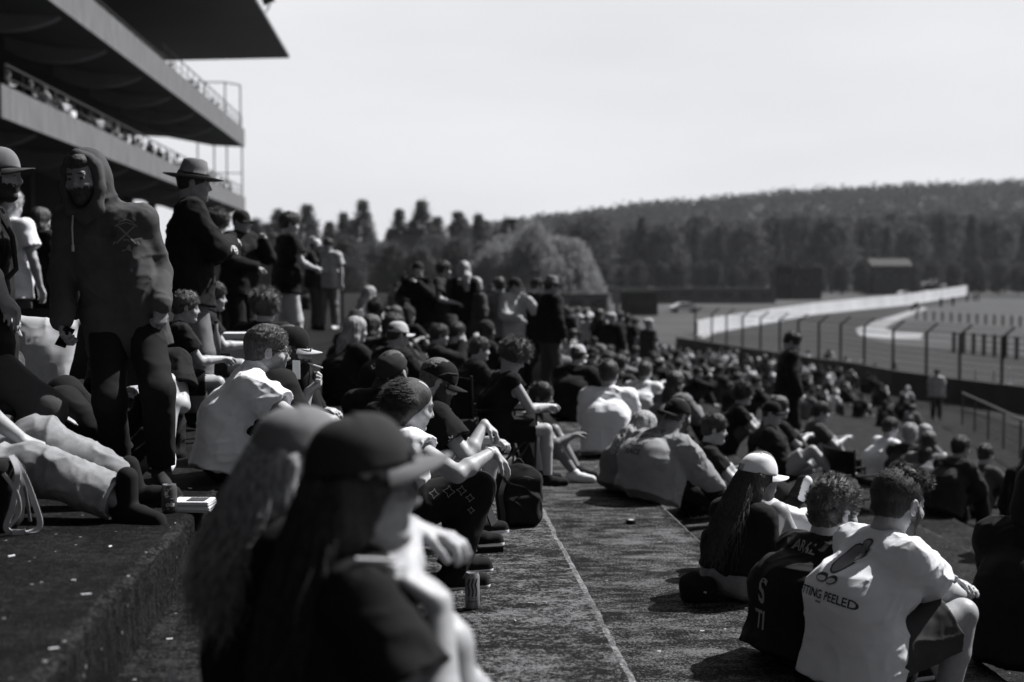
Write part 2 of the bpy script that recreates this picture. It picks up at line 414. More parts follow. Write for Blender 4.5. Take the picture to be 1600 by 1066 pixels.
for zb, ys in ((11.5, [8.5*i+59-17-8.5 for i in range(9)]), (6.38, [8.5*i+55 for i in range(8)])):
    for y in ys:
        m = MB(); K = 14
        top = []; bot = []
        for i in range(K+1):
            t = i/K; x = -14.35-4.6*t; zz = zb+.05-.62*math.sin(math.pi*t)**.8
            bot.append((x, zz)); top.append((x, zb+.55))
        vs = []
        for yy in (y-.25, y+.25):
            vs += [gl(x, yy, z) for x, z in bot]+[gl(x, yy, z) for x, z in top]
        n = 2*(K+1); fs = []
        for i in range(K):
            fs += [(i, i+1, i+1+K+1, i+K+1), (n+i+K+1, n+i+1+K+1, n+i+1, n+i), (i+1, i, n+i, n+i+1)]
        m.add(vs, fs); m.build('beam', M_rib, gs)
m = MB(); R = [(-10.3, 18.6), (-26, 18.1), (-26, 20.2), (-10.3, 18.85)]
a = [gl(x, -8, z) for x, z in R]; b = [gl(x, 115.6, z) for x, z in R]
m.add(a+b, [(0, 1, 2, 3), (7, 6, 5, 4), (0, 4, 5, 1), (1, 5, 6, 2), (2, 6, 7, 3), (3, 7, 4, 0)]); m.build('roof', M_roof, gs)
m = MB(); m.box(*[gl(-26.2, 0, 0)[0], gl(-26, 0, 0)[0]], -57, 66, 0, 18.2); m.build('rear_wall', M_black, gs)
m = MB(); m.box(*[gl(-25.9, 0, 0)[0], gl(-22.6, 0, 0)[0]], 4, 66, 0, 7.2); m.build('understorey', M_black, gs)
for y in range(52, 116, 9):
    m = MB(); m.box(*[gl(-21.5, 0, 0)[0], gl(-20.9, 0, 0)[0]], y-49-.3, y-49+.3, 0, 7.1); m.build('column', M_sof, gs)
def rail(zr, zp, y0, y1, x=-14.1, dy=2.2, r=.04):
    m = MB(); m.tube([gl(x, y0, zr), gl(x, y1, zr)], r, 6)
    m.tube([gl(x, y0, (zr+zp)/2), gl(x, y1, (zr+zp)/2)], r*.6, 6)
    y = y0
    while y <= y1: m.tube([gl(x, y, zp), gl(x, y, zr)], r*.7, 6); y += dy
    return m.build('railing', M_steel, gs)
rail(8.3, 7.45, 50, 115.5); rail(13.25, 12.85, -5, 80); rail(13.9, 12.85, 80, 115.5)
# end frames and slender poles closing the decks
for (x, z0, z1) in ((-14.1, 7.4, 11.6), (-15.3, 7.4, 11.7), (-16.3, 7.4, 11.7), (-17.6, 7.4, 11.8), (-14.2, 12.9, 16.4), (-15.4, 12.9, 16.6), (-17, 12.9, 16.6), (-19, 13, 16.6)):
    m = MB(); m.tube([gl(x, 115.4, z0), gl(x, 115.4, z1)], .06, 6); m.build('post', M_steel, gs)
m = MB(); m.tube([gl(-14.2, 115.4, 16.4), gl(-15.4, 115.4, 16.6), gl(-19, 115.4, 16.6)], .05, 6); m.tube([gl(-14.1, 115.4, 9.4), gl(-17.6, 115.4, 9.4)], .04, 6); m.build('cross_rail', M_steel, gs)
# rows of seats on the lower deck and a stair wall
m = MB()
for k in range(5): m.box(*[gl(-15.3-k*.9, 0, 0)[0], gl(-15.1-k*.9, 0, 0)[0]], 2, 66, 6.7+.3*k, 7.1+.3*k)
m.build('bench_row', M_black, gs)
fl = thing('floodlight', 'small dark floodlight fixed to the outer edge of the stand roof', 'floodlight', (-10.2, 97, 18.8))
m = MB(); m.tube([(0, 0, 0), (.3, 0, .5)], .06, 6); m.build('bracket', M_steel, fl)
m = MB(); m.box(.1, .9, -.25, .25, .45, .95, M=Matrix.Rotation(math.radians(-25), 4, 'Y')); m.build('lamp_head', M_steel, fl)

# ------------------------------------------------------------------ barrier and track fence
line = [(1060, 527), (1100, 533), (1160, 542), (1250, 556), (1338, 567), (1402, 579), (1500, 592), (1640, 608), (1850, 632)]
BL = [G(x, y, -3.0) for x, y in line]
M_barr = mat('barrier_concrete', .035, .9, .6, 1, 0)
br = thing('concrete_barrier', 'dark low concrete barrier wall running along the track below the fence', 'barrier', (BL[4].x, BL[4].y, -4))
for a, b in zip(BL[:-1], BL[1:]):
    d = (b-a).normalized(); n = Vector((-d.y, d.x, 0))*.15; o = Vector((BL[4].x, BL[4].y, -4)); m = MB()
    q = [a-n*1.6-Vector((0, 0, 1.0)), a+n*1.6-Vector((0, 0, 1.0)), a+n, a-n, b-n*1.6-Vector((0, 0, 1.0)), b+n*1.6-Vector((0, 0, 1.0)), b+n, b-n]
    m.add([v-o for v in q], [(0, 1, 2, 3), (7, 6, 5, 4), (0, 4, 5, 1), (1, 5, 6, 2), (2, 6, 7, 3), (3, 7, 4, 0)]); m.build('barrier_block', M_barr, br)
M_post = mat('fence_post', .035, .8)
fn = thing('track_fence', 'tall catch fence of dark posts with cranked tops and thin wires above the barrier', 'fence', (BL[4].x, BL[4].y, -3))
def online(px):
    for (a, b) in zip(line[:-1], line[1:]):
        if a[0] <= px <= b[0]: return G(px, a[1]+(b[1]-a[1])*(px-a[0])/(b[0]-a[0]), -3.0)
o0 = Vector((BL[4].x, BL[4].y, -3)); tops = []
for px in (1086, 1112, 1135, 1160, 1188, 1218, 1247, 1279, 1313, 1350, 1395, 1447, 1499, 1565, 1650, 1760):
    p = online(px); q = p-o0; m = MB(); m.box(-.045, .045, -.045, .045, 0, 1.8, M=Matrix.Translation(q))
    m.tube([q+Vector((0, 0, 1.75)), q+Vector((.45, -.1, 2.15))], .045, 6); m.build('fence_post', M_post, fn); tops.append(q)
m = MB()
for zz in [.05+.25*i for i in range(8)]: m.tube([q+Vector((0, 0, zz)) for q in tops], .012, 4)
for k in range(3): m.tube([q+Vector((.15*k+.1, -.03*k, 1.84+.13*k)) for q in tops], .012, 4)
m.build('wire', M_post, fn)
# nearer mesh fence with a pale top rail
fa, fb = G(1504, 614, -2.9), G(1740, 720, -2.9); fn2 = thing('mesh_fence', 'waist high mesh fence with a pale top rail at the foot of the terraces', 'fence', (fa.x, fa.y, -4))
m = MB(); o0 = Vector((fa.x, fa.y, -4)); pts = [fa.lerp(fb, i/8)-o0 for i in range(9)]
m.tube(pts, .03, 6); m.build('top_rail', mat('galvanised', .13, .6, metal=.2), fn2)
for q in pts: m = MB(); m.tube([Vector((q.x, q.y, 0)), q], .03, 6); m.build('fence_post', M_post, fn2)
m = MB()
for i in range(60):
    q = pts[0].lerp(pts[-1], i/59); m.tube([Vector((q.x, q.y, 0)), q], .006, 3)
for zz in (.2, .4, .6, .8): m.tube([Vector((q.x, q.y, zz)) for q in pts], .006, 3)
m.build('mesh', M_post, fn2)
# second fence beyond the track
fa, fb = G(1490, 551, -4), G(1800, 585, -4); fn3 = thing('infield_fence', 'dark wire fence on the far side of the track beside the pale infield', 'fence', (fa.x, fa.y, -4))
o0 = Vector((fa.x, fa.y, -4)); m = MB(); pts = [fa.lerp(fb, i/16)-o0 for i in range(17)]
for zz in (1.25, .9, .6, .3): m.tube([q+Vector((0, 0, zz)) for q in pts], .03, 4)
m.build('wire', M_post, fn3)
m = MB(); m.box(0, 1, 0, 1, 0, 1) if False else None
for q in pts: m = MB(); m.box(-.09, .09, -.09, .09, 0, 1.4, M=Matrix.Translation(q)); m.build('fence_post', M_post, fn3)
M_white = mat('white_paint', .8, .6)
for i, (px, py) in enumerate(((1525, 601), (1553, 603), (1576, 602))):
    p = G(px, py, -4); m = MB(); m.tube([(0, 0, 0), (0, 0, .75)], .1, 8, r2=.05); m.box(-.14, .14, -.14, .14, 0, .05)
    o = m.build('marker_post', M_white, loc=(p.x, p.y, -3.97)); tag(o, ('first', 'middle', 'last')[i]+' of three small white markers beyond the barrier, counted from the fence post', 'marker', 'white markers beside the track')
for i in range(13):
    p = G(1432+i*13.5, 500+i*.9, -4); m = MB(); m.tube([(0, 0, 0), (0, 0, 1.1)], .12, 6)
    tag(m.build('bollard', M_post, loc=(p.x, p.y, -3.98)), 'small dark peg in the row across the pale infield', 'bollard', 'row of pegs across the infield')
# white wall of the far side of the track
wl = [(1090, 523), (1119, 518), (1200, 503), (1276, 490), (1350, 482), (1420, 475.5), (1514, 460.5)]
hs = [1.2, 1.3, 1.4, 1.5, 1.7, 2.0, 2.9]
P = [G(x, y, -4) for x, y in wl]; m = MB(); o0 = Vector((P[3].x, P[3].y, -4))
for i in range(len(P)-1):
    a, b = P[i]-o0, P[i+1]-o0; nrm = Vector((-.2, .25, 0))
    a1, b1 = a+Vector((0, 0, hs[i])), b+Vector((0, 0, hs[i+1]))
    m.add([a, b, b1, a1, a+nrm, b+nrm, b1+nrm, a1+nrm], [(0, 1, 2, 3), (3, 2, 6, 7), (5, 4, 7, 6)])
tag(m.build('track_wall', mat('white_wall', .42, .8, .5, .12, v2=.6), loc=o0), 'long bright white wall along the far side of the curving track', 'wall')

# ------------------------------------------------------------------ far buildings and objects
def bld(name, label, cat, px0, px1, pyb, pyt, Y, m_w, roof=None, windows=0, depth=None):
    a, b = J(px0, 435, Y), J(px1, 435, Y); z0 = min(-4, 0); zt = CAMZ+(435-pyt)*Y/F; zb = max(-4.0, CAMZ+(435-pyb)*Y/F) if pyb < 435+5*F/Y else -4
    W = b.x-a.x; D = depth or W*.6; t = thing(name, label, cat, ((a.x+b.x)/2, Y, -4)); H = zt+4
    m = MB(); m.box(-W/2, W/2, 0, D, 0, H); m.build('wall', m_w, t)
    m = MB()
    if roof == 'gable':
        m.add([(-W/2-.3, -.4, H), (W/2+.3, -.4, H), (W/2+.3, D+.4, H), (-W/2-.3, D+.4, H), (-W/2-.3, D/2, H+W*.18), (W/2+.3, D/2, H+W*.18)], [(0, 1, 5, 4), (2, 3, 4, 5), (0, 4, 3), (1, 2, 5), (3, 2, 1, 0)])
    else: m.box(-W/2-.2, W/2+.2, -.25, D+.2, H, H+.3)
    m.build('roof', mat('dark_roof', .04, .8), t)
    for i in range(windows):
        x = -W/2+W*(i+.5)/windows; f = MB(); f.box(x-W*.3/windows, x+W*.3/windows, -.08, .1, H*.45, H*.8); f.build('window', mat('glass', .02, .1, spec=.8), t)
    return t
M_gw = mat('grey_render', .12, .8, .4, .2); M_dw = mat('dark_cladding', .035, .8, .4, .2); M_lw = mat('light_render', .3, .8, .2, .3)
bld('clubhouse', 'flat roofed grey building among the poplars left of the willow', 'building', 612, 682, 470, 366, 300, M_gw, windows=4)
bld('shed', 'mid grey shed behind the crowd, left of the pale post', 'shed', 884, 950, 498, 463, 190, M_gw, windows=2)
bld('container', 'dark shipping container behind the crowd, right of the pale post', 'container', 974, 1028, 500, 459, 190, M_dw, windows=1)
bld('long_building', 'long low grey building with a flat pale roof across the plain', 'building', 930, 1212, 476, 453, 280, M_gw, windows=9, depth=8)
bld('control_tower', 'narrow dark tower beside the dark hut near the pale wall', 'tower', 1214, 1236, 470, 417, 330, M_black, windows=1)
bld('hut', 'dark box shaped hut right of the narrow tower', 'hut', 1237, 1284, 470, 421, 332, M_dw, windows=3)
bld('trackside_house', 'dark house with a pitched roof beyond the bright wall', 'house', 1362, 1424, 465, 415, 420, M_dw, roof='gable', windows=3)
pp = G(964, 492, -4); m = MB(); m.box(-.25, .25, -.25, .25, 0, 3.0); m.box(-.4, .4, -.3, .3, 2.7, 3.1)
tag(m.build('gate_post', M_lw, loc=(pp.x, pp.y, -4)), 'pale square post between the grey shed and the dark container', 'post')
p = G(1404, 458, -4); tn = thing('marquee', 'pale grey marquee tent with peaked roof behind the bright wall', 'tent', (p.x, 440, -4))
m = MB(); m.box(-4.5, 4.5, 0, 7, 0, 2.6); m.build('tent_wall', M_lw, tn)
m = MB(); m.add([(-5, -.4, 2.6), (5, -.4, 2.6), (5, 7.4, 2.6), (-5, 7.4, 2.6), (0, 3.5, 4.9)], [(0, 1, 4), (1, 2, 4), (2, 3, 4), (3, 0, 4)]); m.build('tent_roof', M_white, tn)
# parked cars across the plain; the two pale ones are added for bright glints
def car(px, py, Y, v, label, rz):
    p = J(px, py, Y); t = thing('parked_car', label, 'car', (p.x, Y, -3.98), rz, 'cars parked across the plain'); s = MB()
    prof = [(-2.1, .35), (-2.1, .8), (-1.4, .95), (-.8, 1.42), (.9, 1.45), (1.6, 1.0), (2.1, .85), (2.1, .35)]; n = len(prof)
    s.add([(x, -.85, z) for x, z in prof]+[(x, .85, z) for x, z in prof], [tuple(range(n)), tuple(range(2*n-1, n-1, -1))]+[(i, i+n, (i+1) % n+n, (i+1) % n) for i in range(n)])
    s.build('body', mat('car_paint%d' % int(v*100), v, .25, spec=.6), t)
    s = MB(); s.box(-.7, .8, -.87, .87, .98, 1.35); s.build('window', mat('glass', .02, .1, spec=.8), t)
    for x in (-1.35, 1.35):
        for y in (-.8, .8): s = MB(); s.lathe([(.02, -.1), (.33, -.1), (.33, .1), (.02, .1)], 14, M=Matrix.Translation((x, y, .33)) @ Matrix.Rotation(math.pi/2, 4, 'X')); s.build('wheel', M_black, t)
car(1068, 480, 205, .85, 'white car parked behind the crowd right of the dark container', .1)
car(1412, 440, 400, .8, 'pale car added for a bright glint before the pitched roof house', .5)
car(1452, 440, 405, .85, 'pale car added for a bright glint right of the pitched roof house', .4)
pp = J(801, 460, 230); m = MB(); m.tube([(0, 0, 0), (0, 0, 14.6)], .42, 8, r2=.3); m.box(-.9, .9, -.2, .2, 14.1, 14.5)
tag(m.build('utility_pole', M_post, loc=(pp.x, 230, -4)), 'tall dark utility pole standing in front of the pale willow', 'pole')

# ------------------------------------------------------------------ trees
def leaf_mesh(centres, size, n_per, seed, droop=0, flat=0):
    r = np.random.default_rng(seed); C = np.repeat(np.asarray(centres), n_per, 0)
    C = C+r.normal(size=C.shape)*size*np.array([1, 1, .9])
    a = r.normal(size=C.shape); a /= np.linalg.norm(a, axis=1)[:, None]; b = np.cross(a, r.normal(size=C.shape)); b /= np.linalg.norm(b, axis=1)[:, None]
    if droop: a = a*.25; a[:, 2] = -1; b[:, 2] = 0
    s = size*r.uniform(.35, .8, (len(C), 1)); la = s*(droop if droop else 1)
    V = np.stack([C-a*la-b*s*.5, C+a*la*.1-b*s*.6, C+a*la, C+a*la*.1+b*s*.6], 1).reshape(-1, 3)
    return V, np.arange(len(V)).reshape(-1, 4)
M_leafd = mat('poplar_leaves', .06, .8, .8, .5, v2=.11); M_leafm = mat('belt_leaves', .028, .8, .9, .25, v2=.065)
M_leafl = mat('hill_leaves', .022, .9, .8, .15, v2=.062, spec=.05); M_willow = mat('willow_leaves', .22, .8, .5, .4, v2=.36, spec=.1); M_bark = mat('bark', .05, .9)
def tree_proto(kind, seed, H, W):
    r = np.random.default_rng(seed); cs = []
    n = 460 if kind == 'poplar' else 340
    for i in range(n):
        if kind == 'poplar':
            t = r.uniform(.06, 1); rad = W/2*(math.sin(min(1, t*3)*math.pi/2)*(1-t)**.75+.01)*(0.85+.3*noise3(np.array([[t*9, seed, 1.]]), 2)[0])*1.25
        else:
            t = r.uniform(.12, 1); rad = W/2*math.sqrt(max(0, 1-((t-.5)/.52)**2))*(.7+.6*noise3(np.array([[t*4, seed*3.3, 1.]]), 4)[0])
        an = r.uniform(0, 6.283); q = rad*math.sqrt(r.uniform(.25, 1))
        cs.append((q*math.cos(an), q*math.sin(an), t*H))
    V, Fq = leaf_mesh(cs, .36 if kind == 'poplar' else .7, 14, seed)
    cr = mkmesh(V, Fq); tr = MB(); tr.tube([(0, 0, 0), (0, 0, H*.4), (0, 0, H*.9)], [.45, .3, .08], 7)
    for k in range(7):
        z = H*(.2+.09*k); an = k*2.4; q = W*.3; tr.tube([(0, 0, z), (q*math.cos(an), q*math.sin(an), z+H*.16)], .12, 5, r2=.04)
    return cr, mkmesh(tr.v, tr.f)
for mm_ in (M_leafd, M_leafm, M_leafl, M_willow):      # thin leaves let the low sun through
    t_ = mm_.node_tree; b_ = t_.nodes['Principled BSDF']; tr_ = t_.nodes.new('ShaderNodeBsdfTranslucent'); mi_ = t_.nodes.new('ShaderNodeMixShader'); mi_.inputs[0].default_value = .45
    src = b_.inputs['Base Color'].links[0].from_socket; t_.links.new(src, tr_.inputs[0]); t_.links.new(b_.outputs[0], mi_.inputs[1]); t_.links.new(tr_.outputs[0], mi_.inputs[2]); t_.links.new(mi_.outputs[0], t_.nodes['Material Output'].inputs[0])
pop = [tree_proto('poplar', s, 20, 6.5) for s in range(3)]; brd = [tree_proto('broad', s+10, 16, 10) for s in range(3)]
rt = random.Random(2)
def plant(px, top, Y, proto, s0, lab, name, grp, ml, zb=None):
    p = J(px, 435, Y); zb = land(p.x, Y) if zb is None else zb; H = CAMZ+(435-top)*Y/F-zb; s = H/s0
    t = thing(name, lab, 'tree', (p.x, Y, zb), rt.uniform(0, 6), grp); c = link('crown', proto[0], ml, t); k = link('trunk', proto[1], M_bark, t)
    ws = rt.uniform(.85, 1.15)
    t.scale = (s*ws*(1.4 if name == 'poplar_tree' else 1), s*ws*(1.4 if name == 'poplar_tree' else 1), s)
    return t
side = 'between the grandstand and the clubhouse'
for i, (px, top) in enumerate(((394, 338), (432, 330), (480, 334), (530, 328), (574, 330), (619, 332), (662, 327), (688, 336), (712, 330), (752, 334), (792, 337), (831, 342))):
    lb = 'poplar with a pointed top, number %s along the skyline starting at the grandstand' % ('one two three four five six seven eight nine ten eleven twelve'.split()[i])
    plant(px+rt.uniform(-7, 7), top-6+rt.uniform(-8, 14), 330+rt.uniform(-15, 15), pop[i % 3], 20, lb, 'poplar_tree', 'row of poplars on the skyline', M_leafd)
for i in range(13):
    plant(412+i*34+rt.uniform(-9, 9), 349+rt.uniform(-5, 12), 352+rt.uniform(-9, 9), pop[(i+1) % 3], 20, 'shorter poplar in the second row behind the skyline poplars', 'poplar_tree', 'second row of poplars', M_leafd)
for i in range(16):
    plant(380+i*34+rt.uniform(-8, 8), 385+rt.uniform(-12, 10), 290+rt.uniform(-20, 20), brd[i % 3], 16, 'low bushy tree at the foot of the poplar row', 'bushy_tree', 'low trees under the poplars', M_leafd)
for i in range(17):
    px = 915+i*43+rt.uniform(-8, 8); plant(px, 350-(px-900)*.012+rt.uniform(-10, 10), 480+rt.uniform(-30, 30), (pop if i % 3 else brd)[i % 3], 20 if i % 3 else 16, 'dark tall tree in the belt below the wooded hill', 'belt_tree', 'dark trees in the belt below the hill', M_leafm if i % 3 else M_leafd)
for i in range(19):
    px = 895+i*39+rt.uniform(-8, 8); plant(px, 352-(px-900)*.03+rt.uniform(-8, 8), 560+rt.uniform(-20, 20), brd[i % 3], 16, 'paler tree standing behind the dark belt trees', 'pale_tree', 'paler trees behind the belt', M_leafd)
for i in range(24):
    px = 905+i*31+rt.uniform(-8, 8); plant(px, 414+rt.uniform(-7, 6), 430+rt.uniform(-10, 10), brd[i % 3], 16, 'low dark bush at the foot of the tree belt', 'bush', 'bushes at the foot of the belt', M_leafm)
# wooded hill: one mass
cs = []; r = np.random.default_rng(3)
base, _ = None, None
for i in range(5200):
    y = r.uniform(600, 1500); x = y*r.uniform(-.02, .47)
    cs.append((x, y, land(x, y)+r.uniform(1, 7)))
V, Fq = leaf_mesh(cs, 2.6, 16, 9)
tag(link('forest', mkmesh(V, Fq), M_leafl), 'distant wood covering the whole hillside on the skyline', 'wood', kind='stuff')
# willow
p = J(838, 435, 200); t = thing('willow_tree', 'broad pale weeping willow behind the standing crowd', 'tree', (p.x, 200, -4)); cs = []; r = np.random.default_rng(8)
V_, F_ = [], []; st = MB()
for i in range(1500):
    an = r.uniform(0, 6.283); q = math.sqrt(r.uniform(0, 1)); x, y = 9.9*q*math.cos(an)-.6, 7*q*math.sin(an)
    top = (11.2+1.2*math.sin(an*3+1))*math.sqrt(max(0, 1-(q*.95)**3.2))*(.78+.4*noise3(np.array([[x*.33, y*.33, 0.]]), 6)[0])
    ln = r.uniform(1.5, 3+5*q); 
    for k in range(int(ln/.5)): 
        z = top-k*.5
        if z > .6: cs.append((x*(1+.02*k), y*(1+.02*k), z))
V, Fq = leaf_mesh(cs, .28, 3, 4, droop=2.2); link('crown', mkmesh(V, Fq), M_willow, t)
p2 = MB(); p2.tube([(0, 0, 0), (.3, 0, 3), (0, 0, 7)], [.6, .45, .3], 8)
for k in range(8): an = k*.8; p2.tube([(0, 0, 4+.3*k), (3*math.cos(an), 3*math.sin(an), 8.5), (5.5*math.cos(an), 5.5*math.sin(an), 9)], [.25, .15, .06], 6)
p2.build('trunk', M_bark, t)
# second willow clump left of it

# thin sunlit air between the camera and the hills
hm_ = bpy.data.materials.new('air'); hm_.use_nodes = True; hn = hm_.node_tree.nodes; hn.remove(hn['Principled BSDF'])
pv = hn.new('ShaderNodeVolumePrincipled'); pv.inputs['Density'].default_value = .00007; pv.inputs['Color'].default_value = (.93, .95, 1, 1); pv.inputs['Anisotropy'].default_value = .3
hm_.node_tree.links.new(pv.outputs[0], hn['Material Output'].inputs['Volume'])
m = MB(); m.box(-3100, 3100, -350, 5100, -10.5, 140); tag(m.build('haze', hm_), 'thin pale haze in the air over the whole place', 'haze', kind='stuff')
# ------------------------------------------------------------------ people
UP = Vector((0, 0, 1))
M_skin = mat('skin', .42, .5, .25, 60, .12, 300, v2=.34, spec=.45)
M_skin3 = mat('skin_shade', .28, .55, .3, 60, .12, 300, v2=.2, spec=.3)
M_skin2 = mat('skin_deep', .20, .5, .25, 60, .12, 300, v2=.15, spec=.45)
M_hair = mat('dark_hair', .012, .5, 1.5, 160, .5, 400, v2=.045, spec=.5, stretch=(1, 1, .35))
M_hairb = mat('brown_hair', .04, .5, 1.2, 120, .6, 300, v2=.12, spec=.5, stretch=(1, 1, .25))
M_blond = mat('blonde_hair', .16, .5, 1.3, 130, .6, 300, v2=.5, spec=.5, stretch=(1, 1, .15))
M_greyh = mat('grey_hair', .3, .6, .6, 130, .5, 300)
def cloth(name, v, b=.35, bs=260, n=.2, v2=None):
    new = name not in MATS; m = mat(name, v, .9, n, 14, b*.35, bs*1.9, v2=v2, spec=.15, sheen=.0)
    if new:                                    # creases in the weave
        t = m.node_tree; tc = t.nodes.new('ShaderNodeTexCoord'); mp_ = t.nodes.new('ShaderNodeMapping'); mp_.inputs['Scale'].default_value = (1, 1, 1.7); mp_.inputs['Rotation'].default_value = (.4, .3, .2)
        a = t.nodes.new('ShaderNodeTexNoise'); a.noise_type = 'RIDGED_MULTIFRACTAL'; a.inputs['Scale'].default_value = 4.2; a.inputs['Detail'].default_value = 2.5; a.inputs['Roughness'].default_value = .45; a.inputs['Distortion'].default_value = .6
        t.links.new(tc.outputs['Object'], mp_.inputs[0]); t.links.new(mp_.outputs[0], a.inputs[0])
        bp = t.nodes.new('ShaderNodeBump'); bp.inputs['Strength'].default_value = .55; bp.inputs['Distance'].default_value = .035; t.links.new(a.outputs[0], bp.inputs['Height'])
        b_ = t.nodes['Principled BSDF']; old = b_.inputs['Normal'].links[0].from_node; t.links.new(bp.outputs[0], old.inputs['Normal'])
    return m
C_black = cloth('black_cloth', .012); C_char = cloth('charcoal_cloth', .03); C_dark = cloth('dark_grey_cloth', .06)
C_mid = cloth('mid_grey_cloth', .16); C_light = cloth('light_grey_cloth', .42); C_white = cloth('white_cloth', .78, n=.05)
C_denim = cloth('light_denim', .2, .5, 400, .5, .34); C_ddenim = cloth('dark_denim', .05, .5, 400, .5)
M_rub = mat('black_rubber', .02, .6); M_lens = mat('dark_lens', .008, .08, spec=.9)

def ik(a, c, l1, l2, hint):
    a = Vector(a); c = Vector(c); v = c-a; d = v.length; D = (l1+l2)*.995
    if d > D: c = a+v*(D/d); v = c-a; d = D
    d = max(d, abs(l1-l2)+.02); u = v.normalized(); x = (l1*l1-l2*l2+d*d)/(2*d); h = math.sqrt(max(0, l1*l1-x*x))
    n = (Vector(hint)-a); n = n-u*n.dot(u)
    if n.length < 1e-4: n = u.orthogonal()
    return a+u*x+n.normalized()*h, c
def headrot(look, tilt=0, pitch=0):
    y = Vector(look).normalized(); x = y.cross(UP).normalized(); z = x.cross(y)
    M = Matrix((x, y, z)).transposed()
    return M @ Matrix.Rotation(pitch, 3, 'X') @ Matrix.Rotation(tilt, 3, 'Y')
class Fig:
    """joints of one posed person; all points in the frame of the person's root"""
    def __init__(s, f, P, N, H, look, s_=1.0, g=1.0, tilt=0, pitch=0, slump=.04, shw=.185, shdrop=.03, hs=1.04):
        s.s = s_; s.g = g; s.q = s_*hs; s.f = Vector(f).normalized(); s.r = s.f.cross(UP).normalized()
        s.P = Vector(P); s.N = Vector(N); s.H = Vector(H); s.HR = headrot(look, tilt, pitch)
        s.sp = (s.N-s.P).normalized(); s.bk = s.r.cross(s.sp).normalized()      # bk points to the back
        if s.bk.dot(s.f) > 0: s.bk = -s.bk
        s.slump = slump; q = s_
        s.shL = s.N-s.r*shw*q-s.sp*shdrop*q; s.shR = s.N+s.r*shw*q-s.sp*shdrop*q
        s.hpL = s.P-s.r*.09*q; s.hpR = s.P+s.r*.09*q
        s.arm = {}; s.leg = {}; s.hands = {}
    def arms(s, L, R, hl, hr, l1=.285, l2=.255):
        q = s.s
        for k, sh, t, h in (('L', s.shL, L, hl), ('R', s.shR, R, hr)):
            e, w_ = ik(sh, t, l1*q, l2*q, h); s.arm[k] = (sh, e, w_)
        return s
    def legs(s, L, R, hl, hr, toe=None, l1=.43, l2=.42, toeL=None, toeR=None):
        q = s.s
        for k, hp, t, h, td in (('L', s.hpL, L, hl, toeL), ('R', s.hpR, R, hr, toeR)):
            e, a = ik(hp, t, l1*q, l2*q, h); s.leg[k] = (hp, e, a, Vector(td if td is not None else (toe if toe is not None else s.f)).normalized())
        return s
    def hand(s, side, d=None, n=None, curl=.5, thumb=.6, spread=.0):
        s.hands[side] = (d, n, curl, thumb, spread); return s
    def hl(s, x, y, z): return s.H+s.HR @ (Vector((x, y, z))*s.q)
def add_hand(S, fig, side, fine=True):
    sh, el, wr = fig.arm[side]; spec = fig.hands.get(side, (None, None, .5, .6, 0)); q = fig.s
    d = Vector(spec[0]).normalized() if spec[0] is not None else (wr-el).normalized()
    n = Vector(spec[1]) if spec[1] is not None else Vector((0, 0, -1))
    n = n-d*n.dot(d)
    if n.length < .05: n = d.orthogonal()
    n.normalize(); x = d.cross(n).normalized()*(1 if side == 'R' else -1)       # x: thumb side is -x
    thumbside = -x
    curl, th, spread = spec[2], spec[3], spec[4]
    offs = (-.031, -.011, .010, .029); lens = (.072, .080, .074, .058)
    for i in range(4):
        k0 = wr+x*offs[i]*.55*q; k1 = wr+d*(.083-.004*abs(i-1.3))*q+x*offs[i]*q
        S.cone(k0, k1, .016*q, .0125*q, k=.014)
        if not fine and i % 2: pass
        dd = (d+x*offs[i]*spread*12).normalized(); p = k1; c = curl*(1+.12*(i-1)); a = 0
        for j, fr in enumerate((.45, .31, .24)):
            a += c*(.75 if j == 0 else 1.05); e = dd*math.cos(a)+n*math.sin(a); p2 = p+e*lens[i]*fr*q
            S.cone(p, p2, (.0095-.0007*j)*q, (.0090-.0008*j)*q, k=.003); p = p2
    t0 = wr+d*.022*q+thumbside*.022*q; t1 = t0+(d*.8+thumbside*.75+n*.35).normalized()*.042*q
    t2 = t1+(d*(1-.4*th)+thumbside*(.55-th)+n*(.25+.7*th)).normalized()*.034*q; t3 = t2+(d*(1-.5*th)+thumbside*(.3-th)+n*(.3+.7*th)).normalized()*.027*q
    S.cone(t0, t1, .017*q, .012*q, k=.012); S.cone(t1, t2, .0115*q, .0105*q, k=.004); S.cone(t2, t3, .0105*q, .0085*q, k=.004)
